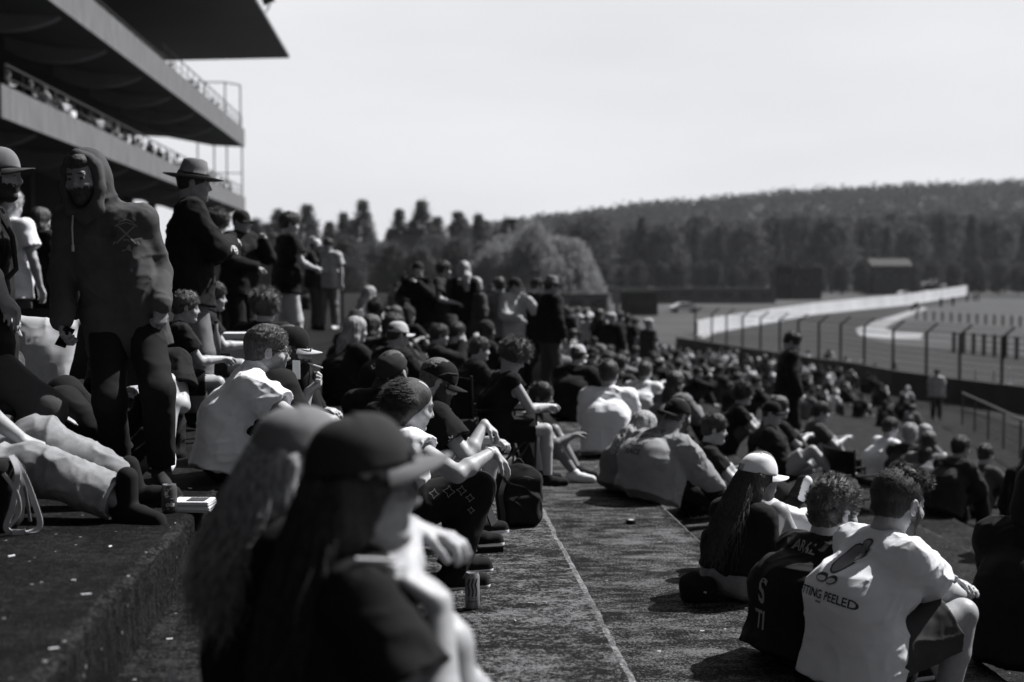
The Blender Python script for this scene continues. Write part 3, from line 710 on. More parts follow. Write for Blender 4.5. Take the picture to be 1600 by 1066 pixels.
def add_head(S, fig, ears=True):
    h = fig.hl; q = fig.q; R = fig.HR
    S.ell(h(0, -.016, .036), (.075*q, .096*q, .084*q), R, k=.02)
    S.ell(h(0, .026, -.03), (.059*q, .066*q, .084*q), R, k=.03)
    S.cone(h(-.046, .0, -.055), h(0, .062, -.098), .022*q, .02*q, k=.03); S.cone(h(.046, .0, -.055), h(0, .062, -.098), .022*q, .02*q, k=.03)
    S.cone(h(-.03, .076, .018), h(.03, .076, .018), .015*q, k=.014)
    S.cone(h(0, .085, .008), h(0, .104, -.026), .008*q, .0125*q, k=.01); S.cone(h(-.012, .092, -.032), h(.012, .092, -.032), .009*q, k=.008)
    S.ell(h(-.03, .098, .0), (.017*q, .014*q, .011*q), R, k=.012, op='-'); S.ell(h(.03, .098, .0), (.017*q, .014*q, .011*q), R, k=.012, op='-')
    S.ell(h(-.03, .078, -.001), (.014*q, .013*q, .011*q), R, k=.004); S.ell(h(.03, .078, -.001), (.014*q, .013*q, .011*q), R, k=.004)
    S.cone(h(-.02, .086, -.056), h(.02, .086, -.056), .0075*q, k=.006); S.cone(h(-.017, .086, -.068), h(.017, .086, -.068), .008*q, k=.006)
    S.ell(h(0, .082, -.096), (.02*q, .017*q, .016*q), R, k=.012)
    S.cone(h(-.045, .055, -.03), h(-.03, .07, -.035), .02*q, k=.02); S.cone(h(.045, .055, -.03), h(.03, .07, -.035), .02*q, k=.02)
    if ears:
        for sx in (-1, 1):
            S.ell(h(sx*.078, -.012, -.008), (.009*q, .019*q, .031*q), R, k=.006); S.ell(h(sx*.087, -.010, -.004), (.008*q, .011*q, .019*q), R, k=.004, op='-')
            S.cone(h(sx*.074, .0, -.02), h(sx*.076, -.006, .01), .010*q, k=.006)
    base = fig.H+fig.HR @ Vector((0, -.03, -.06))*q
    S.cone(fig.N-fig.sp*.01, base, .060*q*fig.g**.5, .056*q*fig.g**.5, k=.03)
def body(fig, h=.006, fine=True, ears=True):
    S = Sdf(); q = fig.s; g = fig.g; mid = (fig.P+fig.N)/2+fig.bk*fig.slump
    for sx in (-1, 1):
        r = fig.r*sx
        S.chain([fig.P+r*.065*q, mid+r*.055*q-fig.sp*.04, fig.N+r*.075*q-fig.sp*.14*q, fig.N+r*.09*q-fig.sp*.06*q], [.105*q*g, .098*q*g, .105*q*g, .075*q], k=.05)
    for sh in (fig.shL, fig.shR): S.cone(fig.N, sh, .055*q, .056*q, k=.04)
    for k, (sh, e, w_) in fig.arm.items():
        m = sh.lerp(e, .45)
        S.cone(sh, e, .052*q*g, .042*q, k=.02); S.cone(e, e.lerp(w_, .3), .041*q, .044*q, k=.012); S.cone(e.lerp(w_, .3), w_, .044*q, .026*q, k=.012)
        add_hand(S, fig, k, fine)
    for k, (hp, kn, an, td) in fig.leg.items():
        S.cone(hp, kn, .088*q*g, .058*q, k=.03); S.cone(kn, kn.lerp(an, .35), .056*q, .058*q, k=.015); S.cone(kn.lerp(an, .35), an, .057*q, .036*q, k=.015)
        S.cone(an-UP*.035, an+td*.13-UP*.055*q, .030*q, .020*q, k=.02)
    add_head(S, fig, ears)
    return S
def hloc(fig, P):
    return (P-A3(fig.H)) @ np.array(fig.HR)/fig.q
def beardmat(fig, beard=True, brows=True, full=True):
    def fn(P):
        X = hloc(fig, P); mi = np.zeros(len(P), dtype=np.int32); near = np.abs(X).max(axis=1) < .16
        x, y, z = X[:, 0], X[:, 1], X[:, 2]; nz = (noise3(X*90, 2)+noise3(X*210, 5)-.6)*.012
        if brows: mi[near & (z > .018+nz*.3) & (z < .025+nz*.6) & (np.abs(x) > .012) & (np.abs(x) < .044) & (y > .07)] = 1
        mi[near & (np.abs(z) < .0055) & (np.abs(np.abs(x)-.03) < .009) & (y > .083)] = 1
        if beard:
            m = near & (z < -.048+nz*1.2) & (y > -.01) & (z > -.14)
            m |= near & (z < .0) & (y > -.005) & (y < .035-z*.3) & (np.abs(x) > .045) & (z > -.14)
            mi[m] = 1
        return mi
    return fn
def tension(fig, seed, amp=.008, pts=None):
    """creases that run out from the shoulders and gather at the waist"""
    q = fig.s; P0 = pts or [(fig.shR-fig.sp*.05, .34), (fig.shL-fig.sp*.05, .34), (fig.P-fig.bk*.10+fig.sp*.05, .40)]
    def fn(X):
        o = np.zeros(len(X))
        for i, (c, R_) in enumerate(P0):
            d = X-A3(c); l = np.linalg.norm(d, axis=1)+1e-6; u = d/l[:, None]
            n = noise3(u*2.9+l[:, None]*.9+i*7.3, seed+i*3); n2 = noise3(u*5+l[:, None]*1.5+i*3.1, seed+i*3+1)
            f = np.clip((l-.09)/.10, 0, 1)*np.clip((R_-l)/.18, 0, 1)
            o -= amp*f*((1-np.abs(2*n-1))**3-.25)+amp*.25*f*((1-np.abs(2*n2-1))**3-.25)
        return o
    return fn
def both(a, b): return lambda P: a(P)+b(P)
def torso_cloth(fig, t=.022, sleeve=.62, loose=.02, hem=.10, seed=1, amp=.010, collar=.064, slr=.0, k=.04, belly=0, hollow=True, sc=(6, 6, 13)):
    S = Sdf(); q = fig.s; g = fig.g; mid = (fig.P+fig.N)/2+fig.bk*fig.slump
    hp = fig.P-fig.sp*hem; hn = -fig.sp
    for sx in (-1, 1):
        r = fig.r*sx
        a0 = fig.P+r*.07*q-fig.sp*hem*1.2; a1 = fig.P+r*.07*q+fig.sp*.06
        S.cone(a0, a1, (.118*g+t+loose)*q, (.110*g+t+loose)*q, k, clip=(hp, hn))
        S.chain([a1, mid+r*.06*q-fig.sp*.02, fig.N+r*.08*q-fig.sp*.14*q, fig.N+r*.095*q-fig.sp*.065*q], [(.105*g+t+loose)*q, (.10*g+t+loose*.8)*q, (.105*g+t)*q, (.074+t)*q], k)
    if belly: S.ell(fig.P-fig.bk*.09+fig.sp*.1, (.15*q, belly, .14), None, k=.06)
    for sh in (fig.shL, fig.shR): S.cone(fig.N-fig.sp*.01, sh, (.052+t)*q, (.058+t)*q, .05)
    for kk, (sh, e, w_) in fig.arm.items():
        if sleeve <= 1:
            c = sh.lerp(e, sleeve); u = (e-sh).normalized()
            S.cone(sh, sh.lerp(e, sleeve+.15), (.060*g+t)*q, (.058*g+t+loose*.9+slr)*q, .03, clip=(c, u))
        else:
            S.cone(sh, e, (.060*g+t)*q, (.048*g+t+loose*.4)*q, .03); ww = e.lerp(w_, min(.97, sleeve-1)); S.cone(e, ww, (.048*g+t+loose*.4)*q, (.034+t*.7+loose*.3)*q, .02)
    if hollow and sleeve <= 1:
        for kk, (sh, e, w_) in fig.arm.items():
            S.cone(sh.lerp(e, sleeve-.16), sh.lerp(e, sleeve+.2), (.046*g+t*.6)*q, (.056*g+t+loose*.9+slr-.004)*q, .006, op='-')
    base = fig.H+fig.HR @ Vector((0, -.03, -.06))*q
    if collar: S.cone(fig.N+(base-fig.N)*.30, base+(base-fig.N)*.3, collar*q*g**.5, (collar+.012)*q, .008, op='-')
    if amp: S.disp = both(folds(seed, amp*.6, sc), tension(fig, seed, amp*1.15))
    return S
def leg_cloth(fig, t=.015, length=1.93, loose=.02, seed=2, amp=.008, k=.03):
    S = Sdf(); q = fig.s; g = fig.g
    S.cone(fig.hpL, fig.hpR, (.098*g+t)*q, k=k); S.cone(fig.P, fig.P+fig.sp*.06, (.10*g+t)*q, k=k)
    for kk, (hp, kn, an, td) in fig.leg.items():
        if length < 1:
            c = hp.lerp(kn, length); u = (kn-hp).normalized()
            S.cone(hp, hp.lerp(kn, length+.15), (.092*g+t)*q, (.066*g+t+loose)*q, k, clip=(c, u))
        else:
            S.cone(hp, kn, (.092*g+t)*q, (.060+t+loose*.5)*q, k)
            S.cone(kn, kn.lerp(an, length-1), (.060+t+loose*.5)*q, (.040+t+loose)*q, k, clip=(kn.lerp(an, length-1), (an-kn).normalized()))
    if length < 1:
        for kk, (hp, kn, an, td) in fig.leg.items():
            S.cone(hp.lerp(kn, length-.1), hp.lerp(kn, length+.2), (.062+t*.5)*q, (.064*g+t+loose-.003)*q, .006, op='-')
    if amp: S.disp = folds(seed, amp, (9, 9, 9))
    return S
def shoes(fig, m_up, m_sole, parent, h=.007, lab=None, name='shoe', high=0):
    for kk, (hp, kn, an, td) in fig.leg.items():
        S = Sdf(); fd = Vector(td); side = fd.cross(UP); side = side.normalized() if side.length > .1 else fig.r; dn = side.cross(fd).normalized()
        if dn.dot(UP) < 0 and abs(dn.z) > .2: dn = -dn
        if abs(dn.z) <= .2 and dn.dot(kn-an) < 0: dn = -dn
        a = an
        S.chain([a-fd*.035-dn*.032, a+fd*.07-dn*.042, a+fd*.16-dn*.053], [.043, .041, .034], k=.02)
        S.cone(a+dn*(.02+high), a-dn*.02, .045, .046, k=.02)
        S.cone(a-fd*.04-dn*.072, a+fd*.05-dn*.078, .030, .034, k=.01); S.cone(a+fd*.05-dn*.078, a+fd*.165-dn*.078, .034, .036, k=.01)
        pl = A3(a-dn*.072); nn = A3(dn)
        o = sdf_obj(name, S, h, [m_up, m_sole], parent, lambda P: ((P-pl) @ nn < 0).astype(np.int32))
def headmesh(fig, S, h, name, m, parent, **k): return sdf_obj(name, S, h, m, parent, **k)
def hair_short(fig, t=.012, curl=.006, seed=3, top=.02, fade=False, low=-.06, front=.068, sc=55):
    S = Sdf(); h = fig.hl; q = fig.q; R = fig.HR
    S.ell(h(0, -.018, .038), ((.076+t)*q, (.095+t)*q, (.084+t)*q), R, k=.01)
    if top: S.ell(h(0, .005, .065), (.068*q, .085*q, (.055+top)*q), R, k=.02)
    if not fade: S.ell(h(0, -.055, -.025), (.062*q, .05*q, .055*q), R, k=.02)
    # keep the face clear
    fv = (R @ Vector((0, 1, -.55))).normalized()
    S.cone(h(0, .12, -.03), h(0, .12, -.12), .075*q, k=.01, op='-')
    S.cone(h(-.09, front-.02, -.06), h(-.09, front-.035, -.2), .055*q, k=.01, op='-'); S.cone(h(.09, front-.02, -.06), h(.09, front-.035, -.2), .055*q, k=.01, op='-')
    S.box(h(0, 0, -.16), (.14*q, .16*q, (.16+low+.0)*q), R, k=.012, op='-')
    for sx in (-1, 1): S.ell(h(sx*.085, -.008, -.012), (.02*q, .022*q, .034*q), R, k=.004, op='-')
    def fn(P):
        X = hloc(fig, P); return -curl*(1-np.abs(2*noise3(X*np.array([sc, sc*.8, sc]), seed)-1))-curl*.6*noise3(X*sc*2.2, seed+2)+curl*.5
    S.disp = fn; return S
def strands(fig, roots, n, length, seed, m, parent, name='hair', r=.0028, spread=.02, end=None, wav=.012, sides=4, seg=12, gather=.5, back=None, capped=False):
    """long hair: many thin tapering locks from the head down over the back"""
    rr = random.Random(seed); mb = MB(); q = fig.q
    for i in range(n):
        t = i/n; a = rr.uniform(*roots); el_ = rr.uniform(-.65, -.1) if capped else rr.uniform(-.15, 1.15)
        x, y, z = .083*math.sin(a)*math.cos(el_), -.018-.1*math.cos(a)*math.cos(el_), .038+.088*math.sin(el_)
        p = fig.hl(x, y, z); pts = [p]; Ln = length*rr.uniform(.75, 1.05); ph = rr.uniform(0, 6.28); fr = rr.uniform(3, 6)
        side = fig.hl(math.copysign(.098, x if abs(x) > .01 else rr.uniform(-1, 1))*min(1, abs(math.sin(a))+.15), -.02-.1*math.cos(a), -.03)
        e = Vector(end) if end is not None else fig.H-UP*length+fig.bk*.1
        e = e+Vector((rr.uniform(-1, 1)*spread, rr.uniform(-1, 1)*spread, rr.uniform(-1, .6)*spread))+(side-fig.H)*gather
        c1 = side+(side-fig.H)*.25; c1.z = side.z-.02
        for k in range(1, seg+1):
            u = k/seg*Ln/length; b = p*(1-u)**3+c1*3*u*(1-u)**2+(c1.lerp(e, .5)+(Vector(back) if back is not None else fig.bk*.03))*3*u*u*(1-u)+e*u**3
            w_ = wav*u*math.sin(fr*u*3+ph); b = b+Vector((w_, wav*u*math.cos(fr*u*2.3+ph*1.7), 0)); pts.append(b)
        rs = [r*q*(.7+.9*math.sin(math.pi*min(.95, .2+.7*k/seg))) for k in range(seg+1)]; rs[-1] = r*.25
        mb.tube(pts, rs, sides, caps=False)
    return mb.build(name, m, parent, smooth=True)
def hair_mass(fig, length, seed, capped=False, end=None, r=.075, amp=.012, low=.05):
    S = Sdf(); h = fig.hl; q = fig.q; R = fig.HR
    S.ell(h(0, -.02, .0 if capped else .038), (.080*q, .094*q, .070*q) if capped else (.09*q, .108*q, .096*q), R, k=.02)
    e = Vector(end) if end is not None else fig.H-UP*length+fig.bk*.12
    a = h(0, -.05, -.05 if capped else -.02); S.chain([a, a.lerp(e, .35)+fig.bk*.03, a.lerp(e, .7)+fig.bk*.02, e], [r*1.05, r*.95, r*.75, low], k=.05)
    for sx in (-1, 1): S.chain([h(sx*.058, -.03, .0), h(sx*.06, -.04, -.08), h(sx*.06, -.06, -.14)], [.036, .04, .04], k=.03)
    S.cone(h(0, .13, -.01), h(0, .12, -.14), .082*q, k=.015, op='-')
    S.disp = lambda P: -amp*(1-np.abs(2*noise3((P-A3(fig.H)) @ np.array(fig.HR)*np.array([42, 42, 4]), seed)-1))-amp*.5*noise3((P-A3(fig.H)) @ np.array(fig.HR)*np.array([110, 110, 9]), seed+1)+amp*.5
    return S
def tufts(o, fig, n, length, r=.0012, m=None, comb=(0, .3, .5), seed=1, rnd=.6, nl=.55):
    """loose tapering hairs that break up the outline of a head of hair"""
    me = o.data; rr = np.random.default_rng(seed); nv = len(me.vertices); co = np.empty(nv*3, dtype=np.float32); no = np.empty(nv*3, dtype=np.float32)
    me.vertices.foreach_get('co', co); me.vertices.foreach_get('normal', no); co = co.reshape(-1, 3).astype(float); no = no.reshape(-1, 3).astype(float)
    X = hloc(fig, co); ok = np.nonzero((X[:, 2] > -.05) & ((X[:, 2] > .0) | (X[:, 1] < .03)))[0]; i = rr.choice(ok, n); P = co[i]; Nn = no[i]
    cb = np.array(fig.HR) @ np.array(comb); swirl = np.stack([noise3(P*40, 1), noise3(P*40, 2), noise3(P*40, 3)], 1)-.5
    D = Nn*nl+cb+swirl*rnd*2.4+rr.normal(size=P.shape)*.12; D /= np.linalg.norm(D, axis=1)[:, None]
    L_ = length*rr.uniform(.5, 1.1, (n, 1)); A = np.cross(D, rr.normal(size=D.shape)); A /= np.linalg.norm(A, axis=1)[:, None]; B = np.cross(D, A)
    bend = cb*.35+Nn*-.25; Q0 = P-Nn*.004; Q1 = P+D*L_*.55; D2 = D+bend; D2 /= np.linalg.norm(D2, axis=1)[:, None]; Q2 = Q1+D2*L_*.45
    V = []; 
    for (Q, s) in ((Q0, r*1.2), (Q1, r), (Q2, r*.25)):
        for k in range(3): a = k*2.0944; V.append(Q+A*s*math.cos(a)+B*s*math.sin(a))
    V = np.stack(V, 1).reshape(-1, 3); f = []
    for l_ in (0, 3):
        for k in range(3): f.append([l_+k, l_+(k+1) % 3, l_+3+(k+1) % 3, l_+3+k])
    Fq = (np.arange(n)[:, None, None]*9+np.array(f)[None]).reshape(-1, 4)
    return link('loose_hair', mkmesh(V, Fq, True), m or o.data.materials[0], o.parent)
def cap(fig, m, parent, back=False, m_brim=None, tilt=0, name='cap', sc=1.0, lift=0, label=None, panels=True, gap=False):
    """baseball cap: panelled crown and curved brim as one hat with a brim part"""
    q = fig.q*sc; R = fig.HR @ Matrix.Rotation(math.pi if back else 0, 3, 'Z') @ Matrix.Rotation(tilt, 3, 'X')
    def T(x, y, z): return fig.H+fig.HR @ Vector((0, -.012, .045+lift))*fig.q+R @ (Vector((x, y, z))*q)
    mb = MB(); n, K = 36, 12; vs = []; fs = []
    for i in range(K+1):
        u = i/K
        for j in range(n):
            a = 2*math.pi*j/n; ca, sa = math.cos(a), math.sin(a)
            prof = math.cos(u*math.pi/2)**.72 if u < 1 else 0; zz = -.022+.104*math.sin(u*math.pi/2)**1.15
            seam = 1-(.016*math.exp(-((((a*6/(2*math.pi)) % 1)-.5)**2)*160) if panels else 0)
            vs.append(T(.092*ca*prof*seam, (.106+.004*(sa > 0))*sa*prof*seam+.006*u, zz*(1 if sa > 0 else 1-.05*u)))
    for i in range(K):
        for j in range(n):
            if gap and i < 3 and 25 <= j <= 28: continue
            fs.append((i*n+j, i*n+(j+1) % n, (i+1)*n+(j+1) % n, (i+1)*n+j))
    # inner skin gives the rim thickness
    o = len(vs)
    for j in range(n):
        a = 2*math.pi*j/n; vs.append(T(.086*math.cos(a), .100*math.sin(a), -.021))
    for j in range(n):
        if gap and 25 <= j <= 28: continue
        fs.append((j, o+j, o+(j+1) % n, (j+1) % n))
    mb.add(vs, fs); c = mb.build(name, m, parent, smooth=True)
    if label: c['label'] = label
    b = MB(); vs = []; fs = []; A_, B_ = 16, 7
    for lay in (0, 1):
        for i in range(A_+1):
            a = math.pi*(.17+.66*i/A_)
            for k in range(B_+1):
                v = k/B_; rx = .092+v*.006; e = math.sin(math.pi*(i/A_))**.6
                y = .104*math.sin(a)+v*.078*e; x = rx*math.cos(a)*(1+.02*v)
                vs.append(T(x, y, -.020-.012*v-(x/.09)**2*.022*(.4+v*.8)+.012*(1-(x/.09)**2)*v-(.005 if lay else 0)))
    W = B_+1; O = (A_+1)*W
    for i in range(A_):
        for k in range(B_):
            a = i*W+k; fs.append((a, a+W, a+W+1, a+1)); fs.append((O+a, O+a+1, O+a+W+1, O+a+W))
        a = i*W+B_; fs.append((a, a+W, O+a+W, O+a))
    b.add(vs, fs); b.build('brim', m_brim or m, c, smooth=True)
    bt = MB(); bt.lathe([(0.001, .0), (.008, .0), (.006, .005), (.001, .006)], 10, M=Matrix.Translation(T(0, .006, .080)) @ R.to_4x4()); bt.build('button', m, c)
    return c
def glasses(fig, parent, m=None, dz=0):
    h = fig.hl; mb = MB()
    for sx in (-1, 1):
        c = h(sx*.033, .108, .0+dz); R = fig.HR
        mb.lathe([(.001, .003), (.022, .001), (.026, -.003), (.024, -.006), (.001, -.004)], 16, M=Matrix.Translation(c) @ (R @ Matrix.Rotation(-math.pi/2, 3, 'X') @ Matrix.Diagonal((1, .8, 1))).to_4x4())
        mb.tube([h(sx*.058, .10, .006+dz), h(sx*.079, .03, .008+dz), h(sx*.08, -.02, .0+dz)], .0032, 5)
    mb.tube([h(-.012, .108, .006+dz), h(.012, .108, .006+dz)], .003, 5)
    return mb.build('sunglasses', m or M_lens, parent, smooth=True)
def person(label, base, group=None, name='person'):
    return thing(name, label, 'person', base, 0, group)
# ------------------------------------------------------------------ the people nearest the camera
import mathutils
from mathutils.bvhtree import BVHTree
def decal(target, pts_tris, O, X, Yd, D, m, parent, name='print', off=.003):
    """lay a flat printed shape on a garment: shoot every vertex from a plane at O onto the cloth"""
    me = target.data; bv = BVHTree.FromPolygons([v.co for v in me.vertices], [tuple(p.vertices) for p in me.polygons])
    V, Fc = pts_tris; out = []; ok = []
    for (x, y) in V:
        o = O+X*x+Yd*y; hit = bv.ray_cast(o, D, 1.2)
        if hit[0] is None: out.append(o); ok.append(False)
        else: out.append(hit[0]-D*off); ok.append(True)
    Fc = [f for f in Fc if all(ok[i] for i in f)]
    if not Fc: return None
    me2 = mkmesh([tuple(v) for v in out], Fc); 
    bm_o = link(name, me2, m, parent); return bm_o
def text_shape(txt, size, cell=.012, bold=.0, shear=0):
    cu = bpy.data.curves.new('t', 'FONT'); cu.body = txt; cu.size = size; cu.align_x = 'CENTER'; cu.offset = bold*size; cu.resolution_u = 3; cu.shear = shear
    o = bpy.data.objects.new('t', cu); COL.objects.link(o); bpy.context.view_layer.update()
    me = bpy.data.meshes.new_from_object(o.evaluated_get(bpy.context.evaluated_depsgraph_get()))
    bpy.data.objects.remove(o); V = [(v.co.x, v.co.y) for v in me.vertices]; Fc = [tuple(p.vertices) for p in me.polygons]; bpy.data.meshes.remove(me)
    return V, Fc
def strokes(lines, wd):
    V, Fc = [], []
    for ln in lines:
        for (a, b) in zip(ln[:-1], ln[1:]):
            a = Vector(a); b = Vector(b); n = max(1, int((b-a).length/.012)); d = (b-a).normalized(); s = Vector((-d.y, d.x))*wd/2
            for i in range(n):
                p, q = a.lerp(b, i/n), a.lerp(b, (i+1)/n); k = len(V); V += [tuple(p-s), tuple(q-s), tuple(q+s), tuple(p+s)]; Fc.append((k, k+1, k+2, k+3))
    return V, Fc
def disc(cx, cy, rx, ry, rot=0, n=16, rings=4):
    V = [(cx, cy)]; Fc = []
    for i in range(1, rings+1):
        for j in range(n):
            a = 2*math.pi*j/n; x, y = rx*i/rings*math.cos(a), ry*i/rings*math.sin(a)
            V.append((cx+x*math.cos(rot)-y*math.sin(rot), cy+x*math.sin(rot)+y*math.cos(rot)))
    for j in range(n):
        Fc.append((0, 1+j, 1+(j+1) % n))
        for i in range(rings-1): Fc.append((1+i*n+j, 1+(i+1)*n+j, 1+(i+1)*n+(j+1) % n, 1+i*n+(j+1) % n))
    return V, Fc
class Hero:
    def __init__(s, label, px, Y, z, group=None):
        b = J(px, 500, Y); s.base = Vector((b.x, Y, z)); s.Y = Y; s.t = person(label, s.base, group)
    def j(s, px, py, dy=0): return J(px, py, s.Y+dy)-s.base
    def seat(s, px, dy=0, h=.115): p = J(px, 500, s.Y+dy); return Vector((p.x-s.base.x, dy, h))
    def foot(s, px, dy, gz, h=.085): p = J(px, 500, s.Y+dy); return Vector((p.x-s.base.x, dy, gz-s.base.z+h))
def dress(H, g, hs=.0065, skin=None, beard=False, body_m=None, ears=True):
    return sdf_obj('body', body(g, ears=ears), hs, [skin or M_skin, M_hair], H.t, beardmat(g, beard))

# 1 hooded man standing on the upper terrace
def hooded():
    H = Hero('standing bearded man in a dark hooded sweatshirt, hood up, facing the camera', 200, 6.95, 0)
    j = H.j; g = Fig((.12, -1, 0), j(196, 505, .05), j(164, 338, 0), j(131, 278, -.12), (-.22, -1, -.12), s_=.98, g=.88, slump=.0, shw=.172, shdrop=.02, tilt=.06)
    g.arms(R=j(97, 503, -.12), L=j(250, 478, -.05), hl=j(262, 410, .5), hr=j(90, 410, .5))
    g.legs(R=H.foot(182, .05, 0), L=H.foot(250, -.05, 0), hl=j(262, 640, -.5), hr=j(165, 640, -.5), toeR=(-.25, -1, -.1), toeL=(.3, -1, -.1))
    g.hand('L', (.0, -.1, -1), (-.6, .5, 0), 1.25, .9); g.hand('R', (.15, -.4, -1), (.8, 0, -.2), .9, .8)
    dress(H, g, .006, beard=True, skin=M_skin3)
    S = torso_cloth(g, t=.020, sleeve=1.97, loose=.012, hem=.13, seed=11, amp=.010, sc=(9, 9, 15), collar=0, k=.025)
    R = g.HR; h = g.hl
    S.cone(g.N+UP*.0, h(0, -.04, -.09), .085, .08, k=.05)
    S.ell(h(0, -.045, .03), (.097, .112, .112), R, k=.04); S.ell(h(0, -.075, -.05), (.10, .08, .12), R, k=.05)
    S.chain([h(-.07, .02, .05), h(-.075, .02, -.05), h(-.055, .035, -.14), h(0, .04, -.18)], [.028, .028, .03, .03], k=.02); S.chain([h(.07, .02, .05), h(.075, .02, -.05), h(.055, .035, -.14), h(0, .04, -.18)], [.028, .028, .03, .03], k=.02); S.chain([h(-.05, .035, .085), h(0, .045, .108), h(.05, .035, .085)], [.022, .024, .022], k=.02)
    S.ell(h(0, .115, -.03), (.078, .15, .118), R, k=.012, op='-')
    hood = sdf_obj('hoodie', S, .007, cloth('hoodie_cloth', .06, .5, 500, .3), H.t)
    S = Sdf(); hp_ = g.P-g.sp*.10
    for sx in (-1, 1): S.cone(hp_+g.r*.05*sx-g.bk*.0, hp_+g.r*.05*sx-g.sp*.035, .125, .120, .05, clip=(hp_-g.sp*.045, -g.sp))
    sdf_obj('waistband', S, .008, MATS['hoodie_cloth'], H.t)
    sdf_obj('trousers', leg_cloth(g, t=.010, length=1.93, loose=.016, seed=4, amp=.007), .008, C_black, H.t)
    shoes(g, C_char, C_white, H.t); 
    S = Sdf(); S.ell(h(0, .035, .075), (.058, .06, .045), R); S.disp = lambda P: -.004*noise3(P*120, 2); sdf_obj('hair', S, .005, M_hair, H.t)
    # chest emblem, drawstring
    D = Vector((-.12, 1, 0)).normalized(); X = Vector((1, .12, 0)).normalized(); O = j(182, 360, -.6)
    D = (D+Vector((0, 0, 0))).normalized()
    s1 = strokes([[(-.045, -.045), (.045, .045)], [(-.045, .045), (.045, -.045)], [(.03, .05), (.05, .035)], [(-.03, .05), (-.05, .035)], [(-.05, -.035), (-.06, -.05)], [(.05, -.035), (.06, -.05)]], .008)
    m_em = mat('faded_print', .17, .9)
    decal(hood, s1, O, X, UP, D, m_em, H.t); decal(hood, ([(-.012, -.025), (.012, -.025), (.026, -.085), (.005, -.075), (-.02, -.085)], [(0, 1, 2, 3, 4)]), O, X, UP, D, m_em, H.t)
    decal(hood, strokes([[(-.035, .055), (0, .07), (.035, .055)], [(-.03, .045), (0, .055), (.03, .045)]], .007), O, X, UP, D, m_em, H.t)
    m = MB(); q = [h(.045, .06, -.16), h(.05, .075, -.22), h(.052, .085, -.30)]; m.tube(q, .004, 6); m.tube([q[-1], q[-1]-UP*.03], .007, 6); m.build('drawstring', C_light, H.t)
    m = MB(); p = g.arm['R'][2]+Vector((.02, -.03, -.07)); m.box(-.03, .03, -.004, .004, -.05, .05, M=Matrix.Translation(p) @ Matrix.Rotation(.5, 4, 'Y') @ Matrix.Rotation(.9, 4, 'Z'))
    o = m.build('phone', M_lens, loc=H.base); tag(o, 'dark phone held in the hooded man\'s lowered hand', 'phone')
hooded()
# 2 man in a cap cut by the left edge
def edgecap():
    H = Hero('standing man in a pale cap and black shirt, cut off by the left edge', -20, 6.9, 0)
    j = H.j; g = Fig((1, .15, 0), j(-28, 560, .05), j(-22, 338, 0), j(-2, 272, 0), (1, -.1, -.1), s_=1.0, g=1.0, slump=.02)
    g.arms(L=j(0, 480, .1), R=j(8, 470, -.15), hl=j(-60, 420, .2), hr=j(-20, 420, -.4)); g.legs(L=H.foot(-40, .12, 0), R=H.foot(-20, -.1, 0), hl=j(30, 600, .1), hr=j(30, 600, -.1))
    dress(H, g, .008, beard=True)
    sh = sdf_obj('t_shirt', torso_cloth(g, seed=21, t=.02), .009, C_black, H.t); sdf_obj('trousers', leg_cloth(g), .012, C_dark, H.t); shoes(g, C_black, C_black, H.t, .01)
    cap(g, C_mid, H.t, m_brim=C_dark, sc=.95, tilt=.1); sdf_obj('hair', hair_short(g, t=.004, curl=.002, top=0), .007, M_hairb, H.t)
    m = MB(); n = g.N; m.tube([n+Vector((.1, -.16, .02)), n+Vector((.16, -.14, -.1)), n+Vector((.17, -.12, -.25)), n+Vector((.05, -.2, -.4))], .014, 6); m.build('strap', C_char, H.t)
edgecap()
# 3 bearded man in a beanie, seated at the left edge
def beanie():
    H = Hero('bearded man in a black beanie sitting at the left edge beside the cushion', -5, 7.2, 0)
    j = H.j; g = Fig((1, .0, 0), H.seat(-10, 0), j(-8, 562, .02), j(0, 508, 0), (1, -.1, -.25), s_=1.0, g=1.05, slump=.06)
    g.arms(L=j(60, 640, .2), R=j(72, 650, -.15), hl=j(20, 650, .5), hr=j(20, 640, -.6)); g.hand('R', (1, 0, -.1), (0, 0, -1), .25, .2)
    g.legs(L=H.foot(185, .25, 0), R=H.foot(196, -.02, 0), hl=j(120, 560, .2), hr=j(120, 560, 0), toeL=(.5, .1, .9), toeR=(.6, -.2, .8))
    dress(H, g, .007, beard=True)
    m_pl = mat('checked_cloth', .02, .9, 1, 30, .3, 200, v2=.08)
    sdf_obj('shirt', torso_cloth(g, seed=31, sleeve=1.95, t=.02), .009, m_pl, H.t); sdf_obj('trousers', leg_cloth(g, seed=32, t=.02), .009, C_black, H.t); shoes(g, C_black, C_mid, H.t)
    S = Sdf(); S.ell(g.hl(0, -.018, .05), (.09, .108, .095), g.HR); S.box(g.hl(0, .0, -.12), (.15, .2, .125), g.HR, op='-'); S.disp = lambda P: -.002*np.sin(hloc(g, P)[:, 0]*400)
    sdf_obj('beanie', S, .006, C_char, H.t)
    S = Sdf(); S.chain([g.hl(-.04, .03, -.07), g.hl(0, .07, -.12), g.hl(.04, .03, -.07)], [.03, .036, .03]); S.cone(g.hl(0, .07, -.12), g.hl(0, .075, -.20), .034, .02); S.disp = lambda P: -.006*noise3(P*120, 4)
    sdf_obj('beard', S, .005, M_hairb, H.t)
beanie()
